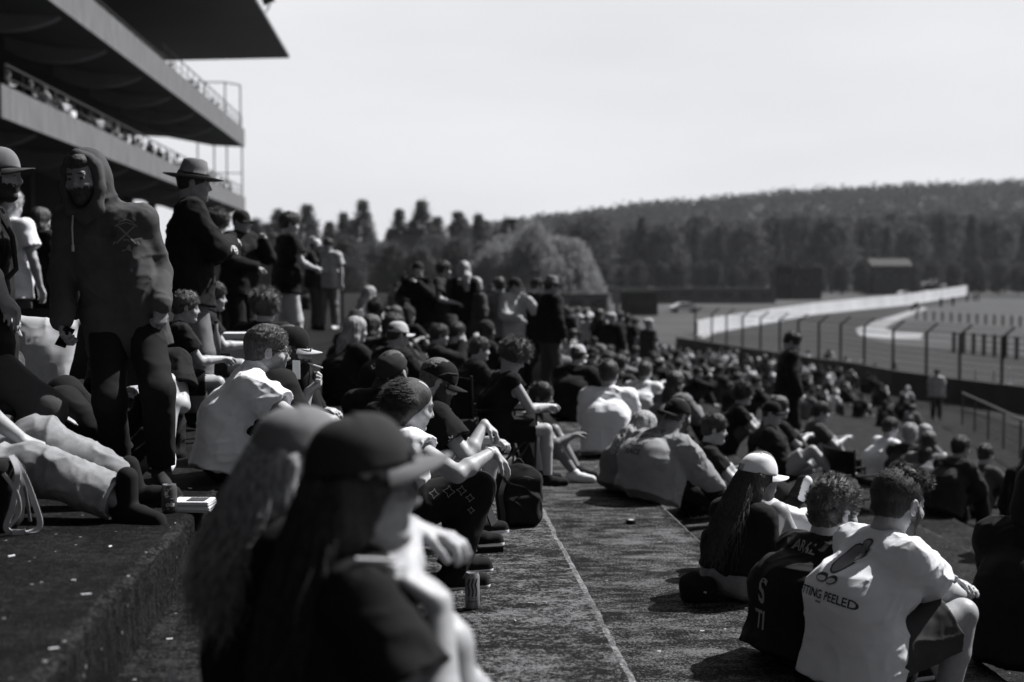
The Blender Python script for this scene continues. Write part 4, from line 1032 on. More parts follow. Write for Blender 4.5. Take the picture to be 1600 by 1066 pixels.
# 4 person in pale jeans stretched out at the lower left
def jeans():
    H = Hero('person in pale turned-up jeans and black boots stretched out at the left edge', -40, 6.2, 0)
    j = H.j; g = Fig((1, .05, 0), H.seat(-112, 0, .14), j(-105, 545, .0), j(-92, 480, 0), (1, 0, 0), s_=1.0, g=1.08, slump=.03)
    g.arms(L=j(28, 690, .12), R=j(48, 697, -.06), hl=j(-60, 690, .4), hr=j(-60, 690, -.5)); g.hand('R', (1, 0, -.4), (-.2, .3, -1), .6, .3)
    g.legs(L=H.foot(208, .12, 0, .07), R=H.foot(195, -.28, 0, .07), hl=j(100, 610, .1), hr=j(120, 660, -.2), toeL=(1, -.1, .25), toeR=(1, -.55, -.02), l1=.47, l2=.46)
    dress(H, g, .008); sdf_obj('t_shirt', torso_cloth(g, seed=41, t=.02), .009, C_black, H.t)
    sdf_obj('jeans', leg_cloth(g, seed=42, t=.020, length=1.84, loose=.030, amp=.018), .007, C_denim, H.t)
    for k in 'LR':
        hp, kn, an, td = g.leg[k]; a, b = kn.lerp(an, .80), kn.lerp(an, .875); S = Sdf(); u = (an-kn).normalized()
        S.cone(a, b, .083, .083, .01, clip=(b, u)); S.cone(kn.lerp(an, .86), kn.lerp(an, 1.0), .070, .070, .004, op='-'); sdf_obj('cuff', S, .006, C_light, H.t)
    shoes(g, C_black, M_rub, H.t, .007, high=.09, name='boot'); sdf_obj('hair', hair_short(g), .008, M_hairb, H.t)
jeans()
# 5 seated man in a white short sleeved shirt, left centre
def whiteshirt():
    H = Hero('seated man in a white short sleeved shirt and sunglasses, left of the two women', 350, 7.15, 0)
    j = H.j; g = Fig((.98, .16, 0), H.seat(352, 0), j(392, 594, .06), j(418, 549, .08), (.95, .30, -.10), s_=1.0, g=.98, slump=.045, shw=.17)
    g.arms(R=j(507, 662, -.02), L=j(500, 650, .28), hl=j(455, 655, .5), hr=j(455, 668, -.4)); g.hand('R', (1, .1, -.1), (0, 0, -1), .7, .4); g.hand('L', (.8, -.5, -.1), (0, 0, -1), .7, .4)
    g.legs(L=H.foot(492, .32, 0), R=H.foot(500, -.02, 0), hl=j(430, 580, .2), hr=j(430, 590, 0))
    dress(H, g, .006); sdf_obj('shirt', torso_cloth(g, seed=51, sleeve=.66, t=.02, loose=.022, amp=.015, sc=(7, 7, 17), hem=.08), .0065, C_white, H.t)
    S = Sdf(); a = g.N+(g.H-g.N)*.1; S.cone(a, a+(g.H-g.N)*.35, .083, .076, .01); S.cone(a-(g.H-g.N)*.2, g.H, .067, .064, .004, op='-'); sdf_obj('collar', S, .006, C_white, H.t)
    sdf_obj('trousers', leg_cloth(g, seed=52, t=.02, amp=.01), .009, C_black, H.t); shoes(g, C_black, C_black, H.t, .009)
    tufts(sdf_obj('hair', hair_short(g, t=.006, curl=.004, top=.010, fade=False, front=.075), .005, M_hairb, H.t), g, 2600, .010, comb=(0, .7, .0)); glasses(g, H.t)
    m = MB(); a, e, w_ = g.arm['R']; m.tube([w_-(w_-e).normalized()*.02, w_-(w_-e).normalized()*.045], .034, 14); m.build('watch', M_black, H.t)
whiteshirt()
# 6 man with two tone cap behind him
def capman():
    H = Hero('man in a two-tone cap, sitting just beyond the man in the white shirt', 400, 7.9, 0)
    j = H.j; g = Fig((.9, .3, 0), H.seat(392, 0), j(428, 590, .0), j(455, 545, 0), (.95, .0, -.15), s_=1.0, g=1.0, slump=.07)
    g.arms(R=j(482, 612, -.1), L=j(500, 640, .3), hl=j(440, 650, .5), hr=j(455, 690, -.2)); g.hand('R', (.7, -.1, .55), (0, -.3, 1), 1.0, .8)
    g.legs(L=H.foot(510, .35, 0), R=H.foot(500, .05, 0), hl=j(450, 580, .2), hr=j(450, 600, 0))
    dress(H, g, .0065, skin=M_skin, beard=True); sdf_obj('t_shirt', torso_cloth(g, seed=61, t=.02), .009, C_char, H.t); sdf_obj('trousers', leg_cloth(g, seed=62), .011, C_black, H.t); shoes(g, C_black, C_white, H.t, .01)
    sdf_obj('hair', hair_short(g, t=.004, curl=.003, top=0), .007, M_hair, H.t); cap(g, C_black, H.t, m_brim=C_light, tilt=-.1); glasses(g, H.t)
    m = MB(); m.tube([g.hl(.0, .10, -.062), g.hl(.005, .18, -.075)], .0045, 6); o = m.build('cigarette', M_white, loc=H.base); tag(o, 'lit cigarette in the mouth of the man in the two-tone cap', 'cigarette')
    m = MB(); m.box(-.02, .02, -.004, .004, -.05, .05, M=Matrix.Translation(j(463, 578, -.22))); tag(m.build('card_pass', M_white, loc=H.base), 'small white pass hanging below the face of the man in the two-tone cap', 'pass')
capman()
# 7 woman with a shoulder tattoo
def tattoo():
    H = Hero('woman in a white top with a tattooed upper arm, sitting behind the can', 600, 6.9, -.25)
    j = H.j; g = Fig((.93, .30, 0), H.seat(600, 0, .12), j(627, 682, .02), j(645, 632, .02), (.94, .25, -.30), s_=1.0, g=1.14, slump=.06, shw=.17, tilt=.05)
    g.arms(R=j(771, 706, -.12), L=j(764, 772, .12), hl=j(720, 800, .4), hr=j(718, 800, -.5)); g.hand('R', (.75, .05, -.75), (-.4, 0, -.6), .45, .4); g.hand('L', (.1, 0, -1), (-.5, 0, -.2), .8, .7)
    g.legs(L=H.foot(712, .3, -.5), R=H.foot(704, -.08, -.5), hl=j(760, 700, .2), hr=j(760, 700, -.1))
    b = dress(H, g, .006)
    sdf_obj('top', torso_cloth(g, seed=71, sleeve=.30, t=.016, loose=.018, amp=.008, hem=.06), .0065, C_white, H.t)
    tr = sdf_obj('trousers', leg_cloth(g, seed=72, t=.018, amp=.009), .0075, C_black, H.t); shoes(g, C_black, C_white, H.t, .006)
    S = Sdf(); S.ell(g.hl(0, -.02, .034), (.080, .101, .088), g.HR, k=.02); S.chain([g.hl(0, -.05, .01), g.hl(0, -.075, -.05), g.hl(.0, -.085, -.11), g.hl(0, -.08, -.15)], [.075, .062, .05, .03], .04); S.chain([g.hl(.055, -.02, .0), g.hl(.055, -.05, -.08)], [.042, .03], .03); S.chain([g.hl(-.055, -.02, .0), g.hl(-.055, -.05, -.08)], [.042, .03], .03); S.cone(g.hl(0, .125, .01), g.hl(0, .12, -.14), .080, k=.015, op='-'); S.disp = lambda P: -.004*(1-np.abs(2*noise3(hloc(g, P)*np.array([70, 9, 9]), 4)-1))
    tufts(sdf_obj('hair', S, .005, M_hair, H.t), g, 2600, .05, r=.0008, comb=(0, -1, -.4), rnd=.06, nl=.06)
    a, e, w_ = g.arm['R']; m_t = mat('tattoo_ink', .05, .7); c = a.lerp(e, .42)+Vector((0, -.3, 0)); u = (e-a).normalized(); X = Vector((u.x, 0, u.z)).normalized(); Y2 = Vector((-X.z, 0, X.x))
    for sh in (strokes([[(.022*math.cos(t*.7), .018*math.sin(t*.7)) for t in range(10)], [(-.04+.012*math.cos(t*.8), .012*math.sin(t*.8)) for t in range(9)], [(-.03, -.02), (.0, .02), (.03, -.02)], [(.02, .0), (.045, .012)]], .004),):
        decal(b, sh, c, X, Y2, Vector((0, 1, 0)), m_t, H.t, 'tattoo', .0015)
    m = MB(); d = (w_-e).normalized(); m.tube([w_-d*.012, w_-d*.024], .031, 16); m.build('bracelet', C_white, H.t)
    hp, kn, an, td = g.leg['R']; m_pr = mat('pale_print', .28, .9); O = kn.lerp(hp, .25)+Vector((0, -.35, .0))
    for (x, y, q_) in ((-.03, .03, 1.), (.03, .035, .8), (.07, .0, .7), (-.10, .02, .8), (.075, -.06, .6)):
        pts = [(x+q_*a_*.03, y+q_*b_*.03) for a_, b_ in ((-1, .2), (-.2, .5), (.1, 1), (.4, .3), (1, .0), (.3, -.4), (-.1, -.9), (-.3, -.2), (-1, .2))]; decal(tr, strokes([pts], .003), O, Vector((1, 0, 0)), UP, Vector((0, 1, 0)), m_pr, H.t)
    m = MB(); p = g.arm['L'][2]+Vector((.02, -.03, -.09)); m.box(-.036, .036, -.004, .004, -.075, .075, M=Matrix.Translation(p) @ Matrix.Rotation(-.35, 4, 'Y') @ Matrix.Rotation(1.1, 4, 'Z')); tag(m.build('phone', M_lens, loc=H.base), 'black phone hanging from the tattooed woman\'s lower hand', 'phone')
tattoo()
# 8, 9 the pair beyond her
def pair():
    H = Hero('man in black cap with a small pale sleeve logo, beyond the tattooed woman', 640, 8.0, -.25)
    j = H.j; g = Fig((.93, .3, 0), H.seat(642, 0, .12), j(668, 640, .02), j(686, 597, .0), (.95, .1, -.35), s_=1.0, g=1.05, slump=.06)
    g.arms(R=j(757, 662, -.1), L=j(765, 688, .2), hl=j(720, 800, .4), hr=j(700, 760, -.4)); g.hand('R', (.75, -.1, -.6), (-.3, 0, -1), .7, .5); g.hand('L', (.9, -.3, -.1), (0, 0, -1), .7, .5)
    g.legs(L=H.foot(745, .3, -.5), R=H.foot(735, -.1, -.5), hl=j(760, 650, .2), hr=j(760, 650, -.1))
    dress(H, g, .0065, beard=True); sh = sdf_obj('t_shirt', torso_cloth(g, seed=81, t=.02, amp=.008), .008, C_black, H.t)
    sdf_obj('shorts', leg_cloth(g, seed=82, length=.85, t=.02), .008, C_light, H.t); shoes(g, C_black, C_white, H.t, .008)
    sdf_obj('hair', hair_short(g, t=.006, curl=.003, top=0), .006, M_hairb, H.t); cap(g, C_black, H.t, m_brim=C_black, tilt=-.12)
    m = MB(); m.tube([g.hl(.083, -.03, .03), g.hl(.086, .02, .06), g.hl(.07, .07, .07)], .009, 6); m.build('headband', C_char, H.t)
    a, e, w_ = g.arm['R']; c = a.lerp(e, .5)+Vector((0, -.4, 0)); decal(sh, strokes([[(-.02, -.01), (.02, .015)], [(-.02, .015), (.02, -.01)], [(0, -.02), (0, .022)]], .007), c, Vector((1, 0, 0)), UP, Vector((0, 1, 0)), M_white, H.t)
    H = Hero('man in a black cap looking down to the left, sitting behind the tattooed woman', 590, 8.7, -.25)
    j = H.j; g = Fig((.3, -.9, 0), H.seat(595, 0, .12), j(603, 622, -.05), j(612, 583, -.1), (-.55, -.75, -.5), s_=1.0, g=1.05, slump=.05)
    g.arms(R=j(590, 690, -.3), L=j(640, 690, -.3), hl=j(680, 700, 0), hr=j(560, 700, .1)); g.legs(L=H.foot(640, -.5, -.25), R=H.foot(600, -.55, -.25), hl=j(640, 600, -.3), hr=j(590, 600, -.3))
    dress(H, g, .008, beard=True); sdf_obj('t_shirt', torso_cloth(g, seed=83, sleeve=1.9, t=.02), .009, C_black, H.t); sdf_obj('trousers', leg_cloth(g, seed=84), .011, C_black, H.t); shoes(g, C_black, C_black, H.t, .01)
    c = cap(g, C_char, H.t, tilt=-.1); sdf_obj('hair', hair_short(g, t=.005, curl=.003, top=0), .007, M_hair, H.t)
    m = MB(); a, b, d = g.hl(.03, .085, .088), g.hl(.05, .083, .078), g.hl(.064, .072, .094); m.tube([a, b, d], [.002, .004, .001], 5); m.build('cap_mark', M_white, H.t)
pair()
# 10, 11 the two women close to the camera
def women():
    H = Hero('fair haired woman in a cap, farther of the two women close to the camera', 440, 3.28, -.25)
    j = H.j; g = Fig((.95, .3, 0), H.seat(425, 0, .12), j(438, 830, .0), j(466, 722, .0), (.97, .2, -.12), s_=.98, g=.9, slump=.03, shw=.155)
    g.arms(R=j(640, 822, -.05), L=j(655, 835, .10), hl=j(520, 1000, .3), hr=j(520, 920, -.3)); g.hand('R', (.9, .1, -.3), (0, 0, -1), .5, .4); g.hand('L', (.9, -.1, -.1), (0, 0, -1), .6, .5)
    g.legs(L=H.foot(690, .25, -.5), R=H.foot(660, -.0, -.5), hl=j(700, 900, .2), hr=j(700, 900, 0))
    dress(H, g, .007); sdf_obj('t_shirt', torso_cloth(g, seed=101, t=.02, sleeve=.5), .008, C_black, H.t); sdf_obj('trousers', leg_cloth(g, seed=102), .01, C_ddenim, H.t); shoes(g, C_black, C_white, H.t, .009)
    cap(g, C_mid, H.t, tilt=.12); S = hair_mass(g, .42, 7, capped=True, end=j(385, 945, -.02), r=.062, low=.045); sdf_obj('hair', S, .0055, M_blond, H.t)
    strands(g, (-1.25, 1.25), 1500, .42, 5, M_blond, H.t, name='loose_hair', end=j(392, 950, -.03), spread=.075, capped=True, wav=.018, gather=.7, r=.0010, sides=3)
    H = Hero('dark haired woman in a cap with a cigarette in her hand, nearest to the camera', 540, 2.92, -.25)
    j = H.j; g = Fig((.95, .28, 0), H.seat(512, 0, .13), j(545, 898, .0), j(566, 764, .0), (.97, .10, .0), s_=1.0, g=.95, slump=.04, shw=.16)
    g.arms(R=j(686, 940, -.16), L=j(690, 1040, .15), hl=j(640, 1200, .3), hr=j(660, 1600, -.45)); g.hand('R', (-.72, .05, .62), (-.5, .25, -.8), .55, .3, .014); g.hand('L', (.9, -.1, -.3), (0, 0, -1), .6, .5)
    g.legs(L=H.foot(700, .35, -.25), R=H.foot(735, -.02, -.25), hl=j(745, 900, .2), hr=j(745, 900, -.02))
    dress(H, g, .006); sdf_obj('t_shirt', torso_cloth(g, seed=111, t=.024, sleeve=.6), .007, C_black, H.t); sdf_obj('shorts', leg_cloth(g, length=.5, seed=112), .009, C_black, H.t); shoes(g, C_black, C_white, H.t, .009)
    cap(g, C_char, H.t, m_brim=C_mid, tilt=.13, sc=1.03, lift=.020); S = hair_mass(g, .5, 17, capped=True, end=j(515, 1110, -.03), r=.072, low=.07, amp=.012); sdf_obj('hair', S, .0055, M_hair, H.t)
    strands(g, (-1.3, 1.3), 1300, .48, 6, M_hair, H.t, name='loose_hair', end=j(530, 1100, -.05), spread=.085, capped=True, wav=.016, gather=.8, r=.0011, sides=3)
    glasses(g, H.t)
    m = MB(); m.lathe([(.001, .006), (.012, .005), (.014, 0)], 14, M=Matrix.Translation(g.hl(.03, .105, .078)) @ (g.HR @ Matrix.Rotation(-1.2, 3, 'X')).to_4x4()); m.build('eyelet_glint', M_white, H.t, smooth=True)  # white disc added as the bright glint of the cap's metal eyelets
    w_ = g.arm['R'][2]; m = MB(); p = w_+Vector((-.085, -.02, .085)); m.tube([p, p+Vector((-.075, .0, .004))], .0045, 8); tag(m.build('cigarette', M_white, loc=H.base), 'cigarette between the fingers of the dark haired woman nearest the camera', 'cigarette')
women()
# 12 girl in a white cap and the friend beyond
def capgirl():
    H = Hero('long haired girl in a white cap and pale denim shorts, left of the two men', 1150, 7.63, -.75)
    j = H.j; g = Fig((.85, .5, 0), H.seat(1148, 0, .12), j(1162, 796, .03), j(1186, 745, .05), (.97, .2, -.12), s_=1.0, g=.93, slump=.05, shw=.16)
    g.arms(R=j(1212, 870, .12), L=j(1230, 850, .4), hl=j(1190, 900, .6), hr=j(1195, 900, -.2)); g.legs(L=H.foot(1262, .5, -.75), R=H.foot(1262, .15, -.75), hl=j(1230, 800, .3), hr=j(1230, 800, .1))
    dress(H, g, .006); sdf_obj('top', torso_cloth(g, seed=121, t=.014, loose=.012, sleeve=.6, hem=-.04, amp=.008), .0065, C_black, H.t)
    sdf_obj('shorts', leg_cloth(g, seed=122, length=.35, t=.02, amp=.008), .007, C_denim, H.t); shoes(g, C_white, C_white, H.t, .009)
    cap(g, C_white, H.t, tilt=-.05, gap=True); S = hair_mass(g, .4, 27, capped=True, end=j(1138, 862, -.06), r=.055, low=.045, amp=.008); sdf_obj('hair', S, .005, M_hairb, H.t)
    strands(g, (-1.15, 1.15), 1100, .42, 9, M_hairb, H.t, name='loose_hair', end=j(1138, 868, -.08), spread=.07, capped=True, wav=.018, gather=.55, r=.0009, sides=3)
    m = MB(); c = g.hl(.083, -.01, -.062); m.tube([c+Vector((.018*math.cos(a), 0, .018*math.sin(a))) for a in [k*math.pi/6 for k in range(13)]], .0016, 4); m.build('earring', M_white, H.t)
    h = g.hl; m = MB()
    for sx in (-1, 1): m.tube([h(sx*.033+.021*math.cos(a), .104, .018*math.sin(a)) for a in [k*math.pi/6 for k in range(13)]], .0018, 4)
    m.tube([h(.056, .1, .006), h(.08, .0, .0)], .0018, 4); m.build('spectacles', M_black, H.t)
    H = Hero('person in a white long sleeved top half hidden beyond the white capped girl', 1175, 8.3, -.75)
    j = H.j; g = Fig((.9, .3, 0), H.seat(1168, 0, .12), j(1176, 785, .03), j(1188, 742, .03), (.95, .1, 0), s_=.96, g=.95, slump=.05)
    g.arms(R=j(1255, 806, -.02), L=j(1255, 800, .2), hl=j(1200, 900, .3), hr=j(1215, 830, -.5)); g.legs(L=H.foot(1262, .2, -.75), R=j(1232, 785, .1), hl=j(1250, 740, .2), hr=j(1265, 800, -.0), toeR=(.2, -.2, 1))
    dress(H, g, .009); sdf_obj('sweater', torso_cloth(g, seed=124, sleeve=1.95, t=.02, amp=.012), .009, C_white, H.t); sdf_obj('trousers', leg_cloth(g, seed=125), .01, C_black, H.t); shoes(g, C_black, C_white, H.t, .008)
    sdf_obj('hair', hair_short(g), .008, M_hair, H.t)
capgirl()
# 13, 14 the two men at the lower right
def twomen():
    H = Hero('curly haired man in a black t-shirt with pale lettering, beside the white t-shirt', 1240, 6.3, -.75)
    j = H.j; g = Fig((.96, .28, 0), H.seat(1242, 0, .13), j(1282, 860, .06), j(1304, 799, .10), (.9, .43, -.12), s_=1.05, g=1.04, slump=.085, shw=.185, hs=1.12)
    g.arms(R=j(1395, 960, .2), L=j(1350, 940, .6), hl=j(1280, 1000, .7), hr=j(1320, 1010, -.3)); g.legs(L=H.foot(1420, .55, -1.0), R=H.foot(1420, .2, -1.0), hl=j(1390, 850, .5), hr=j(1400, 850, .2))
    dress(H, g, .006, beard=True); sh = sdf_obj('t_shirt', torso_cloth(g, seed=131, t=.022, loose=.024, amp=.012), .0065, C_black, H.t); sdf_obj('trousers', leg_cloth(g, seed=132), .01, C_black, H.t); shoes(g, C_black, C_white, H.t, .01)
    tufts(sdf_obj('hair', hair_short(g, t=.006, curl=.009, top=.018, fade=False, front=.085, sc=62), .0045, M_hairb, H.t), g, 4200, .026, comb=(0, .5, .15), rnd=1.0)
    up = g.sp; D = (-g.bk); X = g.r
    # lettering on the back, seen edge on
    for txt, sz, u, x in (('ARAL', .075, .37, .03), ('S', .15, .09, .03), ('TI', .11, -.02, .01)):
        decal(sh, text_shape(txt, sz, bold=.02), g.P+g.bk*.55+up*u+X*x, X, up, D, mat('shirt_lettering', .26, .9, .3, 60), H.t, 'lettering')
    H = Hero('man with cropped hair in a white printed t-shirt and dark shorts, lower right', 1330, 5.9, -.75)
    j = H.j; g = Fig((.95, .31, 0), H.seat(1340, 0, .13), j(1380, 850, .06), j(1404, 786, .10), (.85, .52, -.16), s_=1.10, g=1.04, slump=.09, shw=.18, hs=1.13)
    g.arms(R=j(1502, 932, .30), L=j(1478, 905, .46), hl=j(1440, 990, .7), hr=j(1450, 1090, .35), l1=.30, l2=.26); g.hand('R', (-.35, .75, .45), (.1, -.4, 1), 1.25, .9); g.hand('L', (.55, -.65, -.05), (-.2, -.3, -1), .35, .3)
    g.legs(L=H.foot(1500, .45, -1.0), R=H.foot(1480, .02, -1.0), hl=j(1500, 850, .5), hr=j(1510, 850, .0), l1=.45, l2=.44)
    dress(H, g, .006, beard=True)
    sh = sdf_obj('t_shirt', torso_cloth(g, seed=141, t=.018, loose=.022, sleeve=.70, slr=.004, amp=.011, sc=(7, 7, 12), hem=.12, collar=.056), .006, C_white, H.t)
    sdf_obj('shorts', leg_cloth(g, seed=142, length=.80, t=.018, loose=.03, amp=.010), .007, C_dark, H.t); shoes(g, C_black, C_white, H.t, .009)
    tufts(sdf_obj('hair', hair_short(g, t=.003, curl=.002, top=.0, fade=False, front=.07, sc=80, low=-.05), .0045, mat('cropped_hair', .025, .7, .8, 300, .3, 500, v2=.06), H.t), g, 2500, .007, comb=(0, -.2, -.3))
    S = Sdf(); hh = g.hl; S.ell(hh(0, .012, .082), (.072*g.s, .096*g.s, .058*g.s), g.HR); S.cone(hh(-.03, .09, .085), hh(.03, .09, .085), .028); S.disp = lambda P: -.008*(1-np.abs(2*noise3(hloc(g, P)*48, 5)-1))-.003*noise3(hloc(g, P)*140, 8)+.006
    tufts(sdf_obj('fringe', S, .004, M_hair, H.t), g, 3600, .026, comb=(0, .6, .2), rnd=1.0)
    up = g.sp; D = -g.bk; X = g.r; m_ink = mat('print_ink', .05, .9); m_gr = mat('print_grey', .22, .9); m_wt = mat('print_light', .6, .9)
    O = g.P+g.bk*.6
    def put(shape, m, u=0, off=.003): decal(sh, shape, O+up*u, X, up, D, m, H.t, 'print', off)
    # abstract stand-in for the printed drawing: a plump rounded shape on two ovals under a pointed leaf
    put(disc(.0, .40, .058, .080, .25), m_ink, 0, .003); put(disc(.0, .40, .050, .072, .25), m_gr, 0, .0045); put(disc(.012, .42, .012, .018, .25), m_wt, 0, .006)
    put(disc(.03, .475, .030, .036, -.5), m_ink, 0, .003); put(disc(.03, .475, .022, .028, -.5), m_gr, 0, .0045); put(disc(-.03, .295, .036, .022), m_ink, 0, .003); put(disc(.045, .295, .036, .022, .2), m_ink, 0, .003)
    put(disc(-.03, .290, .028, .012), m_wt, 0, .0045); put(disc(.045, .29, .028, .012, .2), m_wt, 0, .0045); put(strokes([[(-.02, .33), (-.02, .36)], [(.035, .33), (.035, .36)]], .007), m_ink)
    put(text_shape('GETTING PEELED', .052, bold=.02), m_ink, .205)
    put(text_shape('BANANA', .018, bold=.02) if False else strokes([[(-.02, .19), (.02, .19)]], .008), m_gr)
twomen()
# 15, 16 hoodie man and fair haired woman
def hoodies():
    H = Hero('man in pale hooded sweatshirt with lettering on its back, wearing a backwards black cap', 1020, 11.1, -.75)
    j = H.j; g = Fig((.8, .6, 0), H.seat(1016, 0, .13), j(1036, 690, .06), j(1060, 650, .1), (.85, .5, -.15), s_=1.05, g=1.15, slump=.09, shw=.195)
    g.arms(R=j(1128, 770, .2), L=j(1110, 760, .6), hl=j(1080, 800, .8), hr=j(1090, 830, -.4)); g.legs(L=H.foot(1150, .6, -1), R=H.foot(1140, .2, -1), hl=j(1120, 680, .5), hr=j(1110, 680, .2))
    dress(H, g, .009, beard=True); S = torso_cloth(g, seed=151, sleeve=1.96, t=.032, loose=.04, amp=.016, sc=(5, 5, 8), collar=0)
    S.cone(g.N, g.hl(0, -.06, -.09), .095, .085, k=.04); S.ell(g.N+g.bk*.07+g.sp*.02, (.13, .10, .07), k=.04); S.cone(g.hl(0, -.0, -.10), g.hl(0, 0, .1), .078, .085, k=.01, op='-')
    sh = sdf_obj('hoodie', S, .009, cloth('pale_hoodie_cloth', .26), H.t); sdf_obj('trousers', leg_cloth(g, seed=152), .012, C_black, H.t); shoes(g, C_black, C_white, H.t, .012)
    sdf_obj('hair', hair_short(g, t=.006, curl=.003, top=0), .008, M_hair, H.t); cap(g, C_black, H.t, back=True)
    for i, txt in enumerate(('SUPER', 'LAP 26', 'EARLY', 'RACE')): decal(sh, text_shape(txt, .062, bold=.03), g.P+g.bk*.6+g.sp*(.38-.075*i), g.r, g.sp, -g.bk, mat('faded_lettering', .1, .9), H.t, 'lettering')
    H = Hero('fair haired woman in a grey top leaning beside the man in the pale hoodie', 985, 11.5, -.75)
    j = H.j; g = Fig((.8, .6, 0), H.seat(975, 0, .12), j(990, 705, .06), j(1008, 668, .1), (.85, .5, -.15), s_=.98, g=.98, slump=.07)
    g.arms(R=j(1050, 745, .2), L=j(1060, 740, .5), hl=j(1080, 800, .8), hr=j(1000, 800, -.4)); g.legs(L=H.foot(1110, .6, -1), R=H.foot(1090, .2, -1), hl=j(1080, 680, .5), hr=j(1060, 680, .2))
    dress(H, g, .011); sdf_obj('sweater', torso_cloth(g, seed=153, sleeve=1.96, t=.02, amp=.01), .011, C_mid, H.t); sdf_obj('trousers', leg_cloth(g, seed=154), .014, C_black, H.t); shoes(g, C_black, C_white, H.t, .013)
    S = hair_mass(g, .3, 37, end=j(962, 705, -.05), r=.07, low=.05); sdf_obj('hair', S, .009, M_blond, H.t)
hoodies()
# ------------------------------------------------------------------ the crowd: figure kinds built once, then copied
def V3(*a): return Vector(a)
FW = V3(0, 1, 0)
def pose(kind, lean=0.0, look=(0, 1, -.1), g=1.0):
    if kind == 'hug':
        F_ = Fig(FW, (0, 0, .12), (0, .15+lean, .56), (.0, .21+lean, .745), look, g=g, slump=.08)
        F_.arms(L=V3(-.05, .50, .40), R=V3(.07, .52, .41), hl=V3(-.5, .1, .1), hr=V3(.5, .1, .1)); F_.legs(L=V3(-.13, .52, .08), R=V3(.14, .56, .08), hl=V3(-.2, .3, 1), hr=V3(.2, .3, 1)); F_.top = .86
    elif kind == 'edge':
        F_ = Fig(FW, (0, 0, .12), (0, .19+lean, .54), (0, .27+lean, .715), look, g=g, slump=.07)
        F_.arms(L=V3(-.04, .52, .24), R=V3(.05, .54, .25), hl=V3(-.5, .2, .0), hr=V3(.5, .2, .0)); F_.legs(L=V3(-.15, .50, -.16), R=V3(.16, .47, -.16), hl=V3(-.2, .6, 1), hr=V3(.2, .6, 1)); F_.top = .83
    elif kind == 'phone':
        F_ = Fig(FW, (0, 0, .12), (0, .12+lean, .57), (0, .18+lean, .76), look, g=g, slump=.07)
        F_.arms(L=V3(-.06, .42, .62), R=V3(.08, .44, .66), hl=V3(-.5, .2, .0), hr=V3(.5, .2, .0)); F_.legs(L=V3(-.13, .58, .08), R=V3(.16, .50, .08), hl=V3(-.2, .3, 1), hr=V3(.3, .3, 1)); F_.top = .87
    elif kind == 'back':
        F_ = Fig(FW, (0, 0, .12), (0, -.14, .57), (0, -.12, .77), look, g=g, slump=.02)
        F_.arms(L=V3(-.30, -.38, .05), R=V3(.30, -.36, .05), hl=V3(-.5, -.6, .3), hr=V3(.5, -.6, .3)); F_.legs(L=V3(-.13, .80, .08), R=V3(.16, .62, .08), hl=V3(-.2, .3, 1), hr=V3(.2, .3, 1)); F_.top = .88
    elif kind == 'chair':
        F_ = Fig(FW, (0, 0, .50), (0, .12+lean, .96), (0, .19+lean, 1.14), look, g=g, slump=.06)
        F_.arms(L=V3(-.06, .46, .68), R=V3(.07, .48, .70), hl=V3(-.5, .1, .3), hr=V3(.5, .1, .3)); F_.legs(L=V3(-.16, .50, .08), R=V3(.17, .44, .08), hl=V3(-.2, .8, 1), hr=V3(.2, .8, 1)); F_.top = 1.26
    elif kind in ('stand', 'cross', 'talk'):
        F_ = Fig(FW, (0, 0, .93), (0, .02+lean, 1.46), (0, .045+lean, 1.63), look, g=g, slump=.0)
        if kind == 'stand': F_.arms(L=V3(-.26, .04, .90), R=V3(.27, .10, .92), hl=V3(-.6, -.3, 1.1), hr=V3(.6, -.3, 1.1))
        elif kind == 'cross': F_.arms(L=V3(.06, .24, 1.20), R=V3(-.04, .27, 1.24), hl=V3(-.45, .2, .9), hr=V3(.45, .2, .9))
        else: F_.arms(L=V3(-.08, .28, 1.42), R=V3(.10, .30, 1.12), hl=V3(-.5, .1, 1.0), hr=V3(.5, .1, .9))
        F_.legs(L=V3(-.12, -.02, .085), R=V3(.13, .06, .085), hl=V3(-.15, 1, .5), hr=V3(.15, 1, .5)); F_.top = 1.745
    F_.kind = kind; return F_
HAIRS = {}
